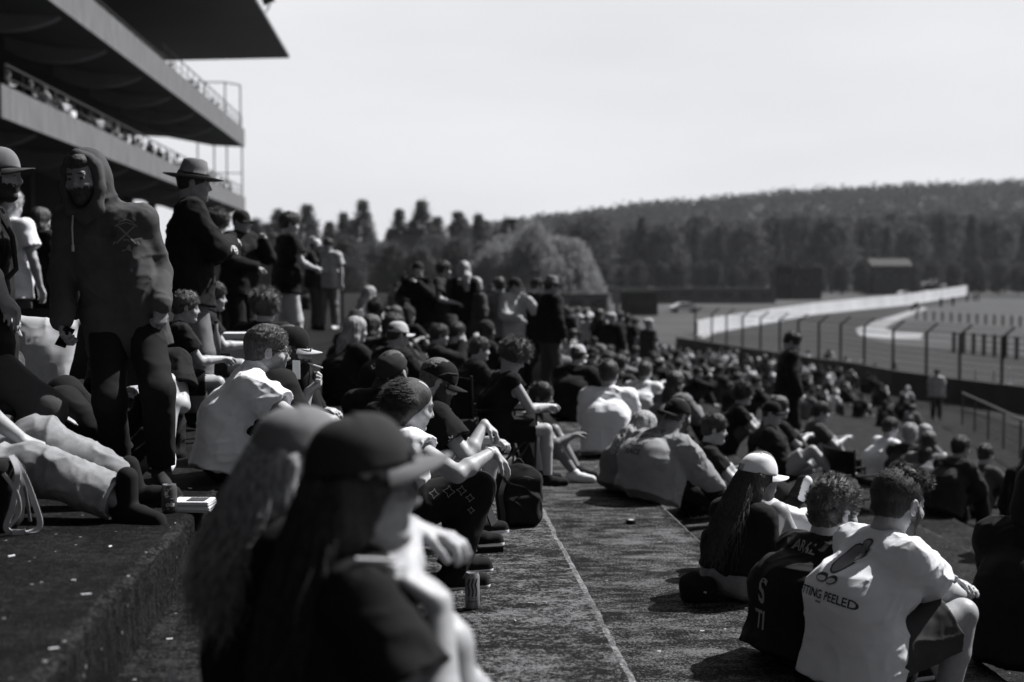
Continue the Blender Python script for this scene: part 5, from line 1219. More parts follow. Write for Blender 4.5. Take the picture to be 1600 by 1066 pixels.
def hair_proto(kind):
    if kind in HAIRS: return HAIRS[kind]
    g = Fig(FW, (0, 0, -.75), (0, -.02, -.2), (0, 0, 0), (0, 1, 0)); tmp = bpy.data.objects.new('tmp', None)
    if kind == 'short': o = sdf_obj('hair', hair_short(g, t=.010, curl=.008, sc=40), .010, M_hair, None); c_ = tufts(o, g, 900, .022, r=.0016, comb=(0, .3, .2), rnd=.9); c_.parent = o
    elif kind == 'curly': o = sdf_obj('hair', hair_short(g, t=.028, curl=.02, top=.045, sc=32), .011, M_hair, None); c_ = tufts(o, g, 1400, .045, r=.0018, comb=(0, .1, .2), rnd=1.2); c_.parent = o
    elif kind == 'long': o = sdf_obj('hair', hair_mass(g, .3, 3, end=V3(0, -.14, -.32), r=.07, low=.05), .011, M_hair, None)
    elif kind == 'bun':
        S = hair_short(g, t=.008, curl=.003, top=.0); S.ell((0, -.13, .06), (.045, .045, .045)); o = sdf_obj('hair', S, .010, M_hair, None)
    elif kind == 'hood':
        S = Sdf(); S.ell((0, -.03, .03), (.105, .125, .12)); S.ell((0, -.08, -.08), (.11, .09, .11), k=.05); S.ell((0, .11, -.02), (.075, .1, .1), op='-'); o = sdf_obj('hood', S, .012, C_char, None)
    elif kind in ('cap', 'backcap'):
        o = cap(g, C_char, None, back=kind == 'backcap')
    elif kind == 'brimhat':
        mb = MB(); R = headrot((0, 1, 0)); M = Matrix.Translation((0, -.01, .035)) @ Matrix.Diagonal((1, 1.12, 1, 1))
        mb.lathe([(.001, .125), (.045, .128), (.07, .115), (.083, .06), (.092, .0), (.13, -.008), (.178, .004), (.180, .008), (.13, -.002), (.085, .006)], 28, M=M)
        o = mb.build('sun_hat', C_mid, None, smooth=True)
        b = MB(); b.lathe([(.0935, .002), (.0895, .03), (.088, .03), (.091, .002)], 28, M=M); b.build('hat_band', C_black, o)
    elif kind == 'bucket':
        mb = MB(); mb.lathe([(.001, .11), (.06, .112), (.078, .10), (.094, .03), (.135, -.03), (.137, -.028), (.095, .035)], 24, M=Matrix.Translation((0, -.012, .03)) @ Matrix.Diagonal((1, 1.1, 1, 1))); o = mb.build('bucket_hat', C_dark, None, smooth=True)
    HAIRS[kind] = o; o.hide_render = False; return o
PROTO = {}
def proto(kind, top='t', legs='long', look='f', h=.013):
    key = (kind, top, legs, look, h)
    if key in PROTO: return PROTO[key]
    lk = {'f': (.05, 1, -.12), 'l': (-.7, .7, -.1), 'r': (.75, .7, -.08), 'd': (.1, 1, -.7)}[look]
    F_ = pose(kind, 0, lk, g=1.0); d = {}
    v, f = body(F_).mesh(h); mi = beardmat(F_, False)(v[f].mean(axis=1)); d['body'] = mkmesh(v, f, True, mi)
    if top == 't': S = torso_cloth(F_, t=.022, loose=.02, seed=len(PROTO)+3, amp=.012); nm = 't_shirt'
    elif top == 'tank': S = torso_cloth(F_, t=.014, loose=.012, sleeve=.12, seed=len(PROTO)+3, amp=.008); nm = 'top'
    else: S = torso_cloth(F_, t=.03, loose=.025, sleeve=1.95, seed=len(PROTO)+3, amp=.014); nm = 'jacket'
    d[nm] = mkmesh(*S.mesh(h), True)
    d['trousers' if legs == 'long' else 'shorts'] = mkmesh(*leg_cloth(F_, length=1.93 if legs == 'long' else .75, seed=len(PROTO)+4, t=.018).mesh(h), True)
    d['fig'] = F_; d['topname'] = nm
    sh = []
    for k, (hp, kn, an, td) in F_.leg.items():
        S = Sdf(); S.chain([an-td*.04-UP*.03, an+td*.07-UP*.038, an+td*.16-UP*.048], [.045, .043, .037], k=.02); S.cone(an, an-UP*.02, .046, .046)
        sh.append(mkmesh(*S.mesh(.012), True))
    d['shoes'] = sh
    PROTO[key] = d; return d
TONES = {'k': C_black, 'c': C_char, 'd': C_dark, 'm': C_mid, 'l': C_light, 'w': C_white, 'j': C_denim, 'n': C_ddenim}
def solve(px, py, top, p0=None):
    best = None
    for i in range(1400):
        Y = 5.5+i*.06; X = (px-655)/F*Y; e = 435+(CAMZ-(tread(X)+top))*F/Y-py
        sc = abs(e)+(abs(math.log((F/Y)/p0))*60 if p0 else Y*.02)
        if best is None or sc < best[0]: best = (sc, Y, X)
    return best[2], best[1]
CR = random.Random(77)
def spect(px, py, kind='hug', face=45, top='t', tc='k', legs='long', lc='k', hair='short', hm=None, skin=None, look='f', p0=None, label=None, group=None, pos=None, shoes_=True, scale=1.0, h=.013, gz=None):
    """face: heading in degrees clockwise from away-from-camera (0 = facing away, 90 = facing right)"""
    d = proto(kind, top, legs, look, h); F_ = d['fig']
    if pos is None: X, Y = solve(px, py, F_.top*scale, p0); z = tread(X)
    else: X, Y, z = pos
    if kind == 'edge' and pos is None:        # sit close to the edge of the tread
        pass
    t = thing('person', label, 'person', (X, Y, z if gz is None else gz), math.radians(-face), group); t.scale = (scale,)*3
    link('body', d['body'], [skin or M_skin, M_hair], t)
    link(d['topname'], d[d['topname']], TONES[tc], t); nm = 'trousers' if legs == 'long' else 'shorts'; link(nm, d[nm], TONES[lc], t)
    if shoes_:
        for m_ in d['shoes']: link('shoe', m_, C_white if CR.random() < .3 else C_black, t)
    if hair:
        hp = hair_proto(hair)
        def att(src, par, root=True):
            c = src.copy(); COL.objects.link(c); c.parent = par
            if root:
                c.matrix_local = Matrix.Translation(F_.H) @ F_.HR.to_4x4()
                if hm is not None:
                    c.material_slots[0].link = 'OBJECT'; c.material_slots[0].material = hm
            elif hm is not None and src.name.startswith(('brim', 'button', 'loose')):
                c.material_slots[0].link = 'OBJECT'; c.material_slots[0].material = hm
            for ch in src.children: att(ch, c, False)
        att(hp, t)
        if hair in ('cap', 'backcap', 'brimhat', 'bucket'):
            hp = hair_proto('short'); c = hp.copy(); COL.objects.link(c); c.parent = t; c.matrix_local = Matrix.Translation(F_.H) @ F_.HR.to_4x4() @ Matrix.Diagonal((.93, .93, .86, 1))
    return t
G1, G2, G3, G4 = 'people standing on the upper terrace', 'people sitting on the terrace steps', 'crowd standing beyond the seated people', 'dense blurred crowd on the lower steps'
# --- upper terrace, left
spect(300, 262, 'cross', 80, 'l', 'k', 'long', 'm', 'brimhat', C_mid, p0=205, label='man in a wide brimmed hat with folded arms, right of the hooded man', h=.009)
spect(345, 335, 'stand', 20, 't', 'l', 'long', 'd', 'curly', p0=165, label='person in a pale shirt seen from behind, right of the brimmed hat', group=G1)
spect(377, 332, 'talk', 120, 'l', 'k', 'long', 'k', 'cap', C_char, p0=160, label='man in a dark sweatshirt and cap turned towards the hat wearer', group=G1)
spect(450, 336, 'talk', 70, 't', 'k', 'long', 'l', 'short', p0=140, look='f', label='man in a black t-shirt and pale trousers standing clear against the poplars', group=G1)
spect(402, 420, 'hug', 20, 'l', 'k', 'long', 'k', 'curly', M_hairb, p0=185, label='person with a big mop of curly hair sitting with their back to the camera', group=G2)
spect(28, 303, 'stand', 30, 't', 'w', 'long', 'd', 'short', M_greyh, p0=170, label='grey haired person standing in a white t-shirt left of the hooded man', group=G1)
spect(74, 330, 'stand', 40, 't', 'k', 'long', 'k', 'long', p0=150, label='dark haired person in black seen beside the hooded man\'s shoulder', group=G1)
spect(96, 352, 'stand', 120, 't', 'w', 'long', 'k', 'short', p0=130, label='person in a white top mostly hidden behind the hooded man', group=G1)
spect(262, 452, 'chair', 72, 't', 'k', 'short', 'k', 'short', M_hairb, p0=255, label='person in shorts with bare knees sitting behind the hooded man\'s hand', pos=((262-655)/F*8.8, 8.8, 0), h=.009, scale=.72)
spect(312, 446, 'chair', 82, 't', 'k', 'short', 'c', 'short', p0=200, label='man in a black t-shirt on a low seat holding a bottle', pos=((308-655)/F*10.2, 10.2, 0), h=.009, scale=.76)
spect(215, 480, 'hug', 170, 't', 'k', 'short', 'k', 'short', p0=278, label='person in black with pale bare legs sitting behind the hooded man\'s legs', pos=((222-655)/F*7.9, 8.0, 0), h=.009)
spect(548, 492, 'edge', 60, 'l', 'c', 'long', 'k', 'long', p0=155, label='dark haired person in charcoal sitting left of a person with a pale headband', group=G2)
spect(592, 490, 'hug', 50, 'l', 'k', 'long', 'd', 'short', p0=150, label='person in black hunched forward with a pale stripe along the sleeve', group=G2)
spect(690, 495, 'hug', 40, 'l', 'k', 'long', 'k', 'bucket', C_char, p0=150, label='person in a dark bucket hat directly beyond the two capped men', group=G2, scale=1.08)
spect(662, 485, 'hug', 70, 't', 'd', 'long', 'k', 'long', M_blond, p0=130, label='fair haired person sitting left of the bucket hat', group=G2)
spect(516, 398, 'stand', 200, 't', 'l', 'long', 'm', 'short', p0=112, label='person with a bald pale head standing right of the man against the poplars', group=G3)
spect(492, 402, 'talk', 100, 't', 'c', 'long', 'd', 'cap', C_white, p0=112, label='person in a white cap standing by the pale sloped board', group=G3)
for i, (px, py, kd, fc, tc, hr, lb) in enumerate([
    (655, 408, 'talk', 200, 'k', 'cap', 'standing man in black with a shiny peaked cap, tallest in the middle group'),
    (722, 424, 'stand', 30, 'k', 'long', 'person in a black printed t-shirt standing left of a pale haired person'),
    (740, 424, 'stand', 60, 'd', 'long', 'pale haired person standing behind the black printed t-shirt'),
    (781, 420, 'stand', 0, 'm', 'short', 'slim person in a long grey top standing before the utility pole'),
    (803, 422, 'talk', 150, 'l', 'cap', 'person in a pale top standing just right of the utility pole'),
    (838, 417, 'stand', 20, 'k', 'cap', 'broad standing man in black at the right end of the middle group'),
    (858, 420, 'stand', 70, 'k', 'brimhat', 'person in a dark flat hat behind the broad standing man'),
    (690, 428, 'talk', 120, 'c', 'short', 'person in charcoal standing between the peaked cap and the printed t-shirt')]):
    spect(px, py, kd, fc, 't' if i % 2 else 'l', tc, 'long', 'ckdc'[i % 4], hr, M_blond if 'pale haired' in lb else None, p0=100, label=lb, group=G3, look='flr'[i % 3])
# --- people around the middle step
spect(795, 540, 'chair', 75, 'tank', 'k', 'short', 'k', 'curly', M_hairb, look='d', p0=213, label='bearded man in a sleeveless top bending forward on a camping chair', pos=((772-655)/F*10.2, 10.2, -.5), h=.009, scale=.82)
spect(835, 590, 'hug', 110, 't', 'k', 'short', 'c', 'short', skin=M_skin2, p0=185, label='person in dark shorts with pale bare legs drawn up, right of the camping chair', pos=((812-655)/F*12.4, 12.4, -.75), h=.009, scale=.95)
spect(852, 525, 'phone', 60, 't', 'm', 'long', 'k', 'short', p0=150, label='person raising both arms to the face beside the man in the black jumper', group=G2)
spect(893, 528, 'hug', 30, 'l', 'k', 'long', 'k', 'cap', C_light, p0=150, label='broad man in a black jumper and pale cap left of the white sweater', group=G2, scale=1.06)
spect(950, 570, 'hug', 12, 'l', 'w', 'long', 'k', 'short', p0=150, label='person in a loose white sweater seen from behind', scale=1.06, h=.010)
spect(1002, 536, 'hug', 30, 't', 'w', 'long', 'k', 'short', M_hairb, p0=120, label='fair skinned person in a white t-shirt beyond the white sweater', group=G2)
spect(1042, 566, 'hug', 50, 'l', 'm', 'long', 'k', 'long', p0=135, label='long haired person in a grey top directly behind the black backwards cap', group=G2)
spect(925, 524, 'hug', 60, 'l', 'c', 'long', 'k', 'backcap', C_mid, p0=125, label='person in a grey cap right of the black jumper', group=G2)
spect(1142, 585, 'hug', 100, 't', 'k', 'short', 'd', 'curly', p0=165, label='man with tousled hair in a black t-shirt beyond the pale hoodie', h=.010)
spect(1110, 655, 'hug', 95, 't', 'k', 'short', 'c', 'short', p0=185, label='person with bare arms around their knees right of the pale hoodie', pos=((1085-655)/F*12.0, 12.0, -1.0), h=.010, scale=.95)
spect(1200, 560, 'hug', 80, 't', 'k', 'long', 'n', 'long', p0=140, label='person in black left of the standing dark figure', group=G2)
spect(1240, 515, 'stand', 95, 'l', 'k', 'long', 'k', 'short', p0=112, look='d', label='man all in black standing alone among the seated crowd near the fence')
spect(1268, 590, 'hug', 90, 't', 'd', 'short', 'l', 'short', p0=140, label='person with pale bare knees right of the standing man in black', group=G2)
spect(1232, 630, 'back', 110, 't', 'k', 'short', 'l', 'cap', C_black, p0=150, label='person reclining with pale raised knees below the standing man in black', group=G2)
spect(1385, 626, 'hug', 75, 't', 'w', 'long', 'k', 'short', p0=130, label='person in a white t-shirt sitting by the dark camping chair', group=G2)
spect(1427, 641, 'hug', 45, 'l', 'c', 'long', 'k', 'short', M_greyh, p0=150, label='grey haired person in charcoal sitting between the camping chair and the leather jacket', scale=1.02)
spect(1448, 632, 'hug', 60, 't', 'm', 'long', 'k', 'long', M_blond, p0=110, label='pale haired person partly hidden behind the grey haired one', group=G2)
spect(1460, 668, 'hug', 40, 't', 'm', 'long', 'k', 'long', p0=175, label='dark long haired person in a grey top left of the leather jacket', group=G2)
spect(1495, 680, 'edge', 62, 'l', 'c', 'long', 'k', 'short', p0=200, label='man in a black leather jacket with sunglasses sitting beyond the two men', h=.009, scale=1.06)
spect(1481, 580, 'stand', 190, 't', 'l', 'long', 'd', 'short', p0=44, label='person in a white t-shirt standing alone by the mesh fence', pos=((1481-655)/F*48, 48, -3.9))
spect(1546, 706, 'hug', 60, 't', 'd', 'long', 'k', 'short', p0=120, label='small figure in grey near the right edge before the mesh fence', group=G2)
spect(1612, 760, 'hug', 40, 'l', 'k', 'long', 'k', 'hood', C_black, p0=330, label='large dark figure in black cut off by the right edge, nearest the camera', pos=((1635-655)/F*7.0, 7.0, -1.0), scale=1.18, h=.010)
spect(1640, 590, 'stand', 60, 'l', 'k', 'long', 'k', 'long', label='dark standing figure cut off by the right edge behind the large dark one', pos=((1640-655)/F*12.5, 12.5, -2.25), scale=1.0)
# --- dense blurred crowds, filled row by row
occupied = []
def fill(n, x0, x1, y0, y1, kinds, group, label, tiers=None, seed=1, shift=0, dark=.6, face=(30, 80), zf=None, tries=4000, gap=13, ymin=11.5):
    r = random.Random(seed); k = 0; tr = 0; pts = []
    while k < n and tr < tries:
        tr += 1; px = r.uniform(x0, x1); t_ = (px-x0)/(x1-x0); py = r.uniform(y0[0]+(y0[1]-y0[0])*t_, y1[0]+(y1[1]-y1[0])*t_)
        if any(abs(px-a) < gap*(.5+(py-480)/110 if py > 480 else .5) and abs(py-b) < gap*.55*(.5+(py-480)/110 if py > 480 else .5) for a, b in pts): continue
        kd = r.choice(kinds); tops = r.choice(['t', 'l', 't']); 
        d = proto(kd, tops, 'long'); X, Y = solve(px, py, d['fig'].top); e = 435+(CAMZ-(tread(X)+d['fig'].top))*F/Y-py
        if abs(e) > 2.5 or Y > 85 or Y < ymin: continue
        if any((X-a)**2+(Y-b)**2 < .40 for a, b in occupied): continue
        occupied.append((X, Y)); pts.append((px, py)); k += 1
        tc = r.choice('kkkcd') if r.random() < dark else r.choice('mlww')
        hr = r.choice(['short', 'short', 'long', 'cap', 'curly', 'bun', 'backcap', 'hood', 'bucket']); hmv = None
        if hr in ('cap', 'backcap', 'bucket') and r.random() < .4: hmv = r.choice([C_white, C_light, C_mid])
        if hr in ('long', 'bun') and r.random() < .35: hmv = M_blond
        spect(px, py, kd, r.uniform(*face), tops, tc, 'long', r.choice('kkcdn'), hr, hmv, pos=(X, Y, tread(X)), label=label, group=group, shoes_=False, skin=M_skin2 if r.random() < .12 else None, scale=r.uniform(.95, 1.05))
    return k
for o in list(bpy.data.objects):
    if o.get('category') == 'person': occupied.append((o.location.x, o.location.y))
ks = ['hug', 'edge', 'phone', 'hug']
c1 = fill(60, 880, 1330, (505, 548), (548, 620), ks, G4, 'blurred spectator sitting in the dense crowd beyond the white sweater', seed=3, gap=15, dark=.5)
c2 = fill(50, 870, 1150, (488, 512), (515, 560), ks, G4, 'small blurred spectator at the far end of the lower steps', seed=4, gap=10, dark=.45)
c3 = fill(40, 1130, 1440, (540, 572), (585, 640), ks, G4, 'blurred spectator in the dark rows along the fence', seed=5, gap=14, dark=.85)
c7 = fill(30, 872, 1110, (476, 488), (500, 508), ['stand', 'talk', 'stand'], G4, 'small blurred person standing at the far end of the lower steps', seed=9, gap=9, dark=.55, ymin=30)
c4 = fill(28, 430, 860, (420, 428), (470, 480), ['stand', 'talk', 'hug', 'chair'], G3, 'blurred spectator in the dark standing crowd below the willow', seed=6, gap=16, dark=.88, ymin=19)
c5 = fill(22, 470, 860, (468, 478), (520, 530), ks, G2, 'blurred seated spectator in the dark crowd at the middle left', seed=7, gap=24, dark=.9, ymin=13)
c6 = fill(20, 10, 262, (372, 385), (425, 428), ['stand', 'talk', 'cross'], G1, 'dark blurred spectator standing in the shade under the stand', seed=8, gap=12, dark=.85, face=(20, 200))
print('CROWD', c1, c2, c3, c4, c5, c6)
# people on the decks of the stand
r = random.Random(12)
for i in range(30):
    y = 53+i*2.05+r.uniform(-.5, .5)
    spect(0, 0, r.choice(['stand', 'talk', 'cross']), r.uniform(40, 130), 't', r.choice('kkdwlwc'), 'long', 'k', r.choice(['short', 'long', 'cap']), pos=(-14.75+r.uniform(-.3, .1), y, 6.75), label='spectator at the rail of the lower deck of the stand', group='spectators along the lower deck', shoes_=False)
for i in range(13):
    y = 84+i*2.5+r.uniform(-.5, .5)
    spect(0, 0, r.choice(['stand', 'hug', 'cross']) if i else 'stand', r.uniform(40, 130), 't', r.choice('kkdc'), 'long', 'k', 'short', pos=(-14.8, y, 12.1), label='spectator at the rail of the upper deck of the stand', group='spectators along the upper deck', shoes_=False)
# marshals across the track
for i, (px, py, Y) in enumerate(((1470, 484, 235), (1489, 480, 245), (1511, 474, 290), (1523, 473, 290), (1529, 473, 300))):
    p = J(px, 470, Y); spect(0, 0, 'stand', 180+20*i, 't', 'k', 'long', 'k', 'short', pos=(p.x, Y, -3.98), label='tiny dark figure standing beside the far end of the white wall', group='marshals by the far wall', shoes_=False)
p = G(1430, 487, -4); b = thing('motorbike', 'tiny dark motorbike and crouched rider leaning at the kerb of the curve', 'motorbike', (p.x, p.y, -3.96), .5)
s = MB(); s.tube([(-.8, 0, .55), (0, 0, .75), (.5, 0, .85), (.75, 0, .6)], [.12, .22, .2, .08], 8); s.build('body', M_black, b)
for x in (-.68, .7): s = MB(); s.lathe([(.2, -.05), (.31, -.07), (.31, .07), (.2, .05)], 18, M=Matrix.Translation((x, 0, .31)) @ Matrix.Rotation(math.pi/2, 4, 'X')); s.build('wheel', M_rub, b)
s = MB(); s.tube([(-.35, 0, .95), (.1, 0, 1.15), (.35, 0, 1.2)], [.16, .2, .12], 8); s.tube([(.38, 0, 1.22), (.42, 0, 1.42)], .13, 8); s.tube([(-.3, .15, .9), (.1, .22, .75), (-.2, .2, .4)], .08, 6); s.tube([(.1, .2, 1.15), (.5, .2, .95)], .06, 6)
o = s.build('person', M_black, loc=(p.x, p.y, -3.96), rot=(0, 0, .5)); tag(o, 'crouched rider in dark leathers on the tiny motorbike at the kerb', 'person')
for o in HAIRS.values():
    for c in list(o.children_recursive)+[o]: bpy.data.objects.remove(c)
# ------------------------------------------------------------------ things lying about
M_can = mat('can_metal', .30, .3, .3, 8, 0, v2=.38, metal=.35, spec=.6); M_alu = mat('aluminium', .6, .3, metal=.8)
def can(px, py, z, R_, H_, label, name='drink_can', dark=False):
    p = G(px, py, z); t = thing(name, label, 'can', (p.x, p.y, z), 0); m = MB()
    m.lathe([(.001, .004), (R_*.72, .0), (R_*.82, .004), (R_, .014), (R_, H_-.018), (R_*.86, H_-.004)], 32)
    b = m.build('can_body', mat('cola_red', .07, .35, spec=.6) if dark else M_can, t, smooth=True)
    m = MB(); m.lathe([(R_*.86, H_-.004), (R_*.87, H_), (R_*.82, H_), (R_*.78, H_-.006), (.001, H_-.006)], 32); m.box(-.004, .018, -.007, .007, H_-.0055, H_-.0035); m.build('lid', M_alu, t, smooth=False)
    O = Vector((0, -.3, H_/2)); X = Vector((1, 0, 0)); D = Vector((0, 1, 0))
    ink = mat('can_ink', .04, .4); wh = mat('can_white', .7, .4)
    if dark:
        decal(b, text_shape('C', .075, bold=.03, shear=.3), O+UP*.005+X*.004, X, UP, D, wh, t, 'lettering', .0008)
        decal(b, text_shape('ola', .03, bold=.02, shear=.3), O-UP*.03+X*.006, X, UP, D, wh, t, 'lettering', .0008); decal(b, strokes([[(-.02, -.045), (0, -.04), (.022, -.046)]], .004), O, X, UP, D, wh, t, 'stripe', .0008)
    else:
        for x in (-.017, 0, .017): decal(b, strokes([[(x-.003, .062), (x+.003, .045), (x-.004, .02), (x+.002, -.01), (x-.001, -.035)]], .0075), O+UP*.012, X, UP, D, ink, t, 'claw_mark', .0008)
        decal(b, text_shape('ENERGY', .012, bold=.02), O-UP*.048, X, UP, D, ink, t, 'lettering', .0008); decal(b, strokes([[(-.03, .0), (.03, .0)]], .003), O-UP*.03, X, UP, D, ink, t, 'stripe', .0008)
    return t
can(738, 951, -.5, .033, .167, 'tall pale energy drink can with dark claw marks, on the step beside the shoe')
can(265, 801, 0, .033, .122, 'dark cola can beside the folded newspaper', dark=True)
# folded newspaper
p = G(302, 797, 0); t = thing('newspaper', 'folded white newspaper lying at the edge of the upper terrace', 'newspaper', (p.x, p.y, 0), -.1)
for k in range(4):
    m = MB(); z0 = .006+k*.011; w_ = .085-.003*k; K = 8; pts = []
    for i in range(K+1): a = -math.pi/2+math.pi*i/K; pts.append((w_+.006*math.cos(a), z0+.0052*math.sin(a)))
    pr = [(-.09+.004*k, z0-.0052)]+pts+[(-.09+.004*k, z0+.0052)]; n = len(pr)
    vs = [(x, -.075+.003*k, z) for x, z in pr]+[(x, .075-.004*k, z+.002) for x, z in pr]
    m.add(vs, [tuple(range(n)), tuple(range(2*n-1, n-1, -1))]+[(i, i+n, (i+1) % n+n, (i+1) % n) for i in range(n)]); m.build('page', M_white if k % 2 else C_light, t)
m = MB(); m.box(-.02, .06, -.045, .05, .0465, .0475); m.build('photo_print', C_dark, t)
# dark tote bag with pale straps
p = G(8, 833, 0); t = thing('tote_bag', 'dark bag with long pale straps hanging over its side at the left edge', 'bag', (p.x, p.y, 0)); 
S = Sdf(); S.box((-.10, .08, .14), (.14, .09, .14), rad=.05); S.disp = folds(5, .012, (9, 9, 9)); sdf_obj('bag_body', S, .008, C_black, t)
def ribbon(pts, wd, name, m_, par, th=.004):
    mb = MB(); vs = []; K = len(pts)
    for i, q in enumerate(pts):
        q = Vector(q); d = (Vector(pts[min(i+1, K-1)])-Vector(pts[max(0, i-1)])).normalized(); sd_ = Vector((wd/2, 0, 0)); sd_ = sd_-d*sd_.dot(d)
        if sd_.length < .003: sd_ = Vector((0, 0, wd/2))
        sd_ = sd_.normalized()*wd/2; n = d.cross(sd_).normalized()*th/2; vs += [q-sd_-n, q+sd_-n, q+sd_+n, q-sd_+n]
    fs = [(0, 1, 2, 3)]
    for i in range(K-1):
        for j in range(4): fs.append((i*4+j, i*4+(j+1) % 4, i*4+4+(j+1) % 4, i*4+4+j))
    mb.add(vs, fs); return mb.build(name, m_, par, smooth=False)
def crv(pts, n=18):
    pts = [Vector(q) for q in pts]; out = []
    P_ = [pts[0]]+pts+[pts[-1]]
    for i in range(1, len(P_)-2):
        for k in range(n):
            u = k/n; a, b, c, d = P_[i-1], P_[i], P_[i+1], P_[i+2]; out.append(.5*((2*b)+(c-a)*u+(2*a-5*b+4*c-d)*u*u+(3*b-a-3*c+d)*u**3))
    return out+[pts[-1]]
B = Vector((p.x, p.y, 0))
def lj(px, py, dy=0): return J(px, py, p.y+dy)-B
ribbon(crv([lj(18, 712, .05), lj(28, 740, -.03), lj(20, 790, -.04), lj(10, 826, -.05), lj(34, 832, -.04), lj(62, 822, -.02), lj(52, 780, -.02), lj(36, 740, .0), lj(22, 716, .04)]), .022, 'strap', C_light, t)
ribbon(crv([lj(22, 716, .05), lj(38, 760, -.05), lj(47, 815, -.05)]), .012, 'strap', C_mid, t)
ribbon(crv([lj(5, 740, -.03), lj(26, 770, -.05), lj(30, 800, -.05), lj(14, 824, -.06)]), .014, 'strap', C_light, t)
# cushion on a low folding chair
cy = 7.9; c0 = J(58, 552, cy); t = thing('folding_chair', 'low dark folding chair under the pale cushion at the left', 'chair', (c0.x, cy, 0))
for (x, y) in ((-.2, -.18), (.2, -.18), (-.2, .2), (.2, .2)): m = MB(); m.tube([(x, y, 0), (x, y*.9, .36)], .012, 6); m.build('leg', M_steel, t)
m = MB(); m.box(-.23, .23, -.22, .22, .34, .37); m.build('seat', C_black, t); m = MB(); m.box(-.23, .23, .2, .23, .45, .85, M=Matrix.Rotation(-.08, 4, 'X')); m.build('backrest', C_black, t)
t = thing('cushion', 'plump pale square cushion propped behind the bearded man in the beanie', 'cushion', (c0.x, cy, .37), 0)
S = Sdf(); Rm = Matrix.Rotation(.12, 3, 'Y') @ Matrix.Rotation(-.25, 3, 'X')
S.box((0, 0, .21), (.185, .055, .205), Rm, rad=.05); S.ell((0, 0, .21), (.15, .10, .165), Rm, k=.06); 
for sx in (-1, 1):
    for sz in (-1, 1): S.cone((0, 0, .21), Rm @ Vector((sx*.20, 0, sz*.22))+Vector((0, 0, .21)), .06, .012, k=.03)
S.disp = folds(9, .010, (7, 7, 7)); sdf_obj('cushion_cover', S, .006, C_light, t)
# black backpack
p = G(812, 822, -.5); t = thing('backpack', 'black backpack standing upright on the middle step', 'backpack', (p.x, p.y+.05, -.5), .15)
S = Sdf(); S.box((0, 0, .16), (.135, .085, .165), rad=.06); S.ell((0, 0, .25), (.12, .085, .12), k=.04); S.box((0, -.09, .11), (.10, .035, .09), rad=.03, k=.03); S.disp = folds(14, .012, (9, 9, 9)); sdf_obj('pack_body', S, .007, C_black, t)
m = MB(); m.tube(crv([(-.04, .03, .34), (0, .02, .40), (.05, .03, .34)], 8), .007, 6); m.build('grab_handle', C_char, t)
ribbon(crv([(-.1, -.07, .3), (-.14, -.12, .2), (-.13, -.14, .05), (-.2, -.12, .006)], 8), .03, 'strap', C_char, t)
m = MB(); m.tube(crv([(-.11, -.05, .27), (0, -.115, .31), (.11, -.05, .27)], 8), .004, 5); m.build('zip', M_steel, t)
p = G(768, 862, -.5); t = thing('sunglasses_case', 'flat black case lying on the step left of the backpack', 'case', (p.x, p.y, -.498), .2)
m = MB(); m.box(-.075, .06, -.03, .03, 0, .022); m.build('case_body', C_black, t); m = MB(); m.box(-.076, .061, -.031, .031, .023, .032); m.build('case_lid', M_steel, t)
# black shoulder bag beside the girl
p = G(1092, 940, -.75); t = thing('shoulder_bag', 'small black bag on the ground against the girl\'s denim shorts', 'bag', (p.x, p.y, -.75))
S = Sdf(); S.box((0, 0, .065), (.095, .06, .07), rad=.045); S.cone((-.06, 0, .1), (-.03, 0, .135), .04, .03, k=.03); S.disp = folds(15, .010, (10, 10, 10)); sdf_obj('bag_body', S, .006, C_black, t)
m = MB(); m.lathe([(.001, .004), (.009, .003), (.010, 0)], 12, M=Matrix.Translation((.02, -.063, .06)) @ Matrix.Rotation(math.pi/2, 4, 'X')); m.build('clasp', M_alu, t)
p = G(986, 818, -.75); t = thing('bottle_stopper', 'small dark stopper lying on the third step in front of the pale hoodie', 'stopper', (p.x, p.y, -.75))
m = MB(); m.lathe([(.001, .028), (.03, .027), (.036, .02), (.037, 0), (.001, 0)], 16); m.build('cap_side', C_black, t); m = MB(); m.lathe([(.001, .0295), (.02, .0285), (.024, .0265)], 12); m.build('cap_top', C_light, t)
# cooler
p = J(366, 520, 11.5); t = thing('cool_box', 'small white cool box between the curly haired person and the bottle holder', 'cool box', (p.x, p.y, .32)); m = MB(); m.box(-.15, .15, -.12, .12, -.3, .2); m.build('box_body', C_light, t); m = MB(); m.box(-.165, .165, -.135, .135, .203, .245); m.build('lid', M_white, t)
p0_ = p; m = MB(); m.box(-.25, .25, -.2, .2, 0, .018); tag(m.build('ground_mat', C_black, loc=(p.x, p.y, .0)), 'dark mat beneath the white cool box', 'mat')
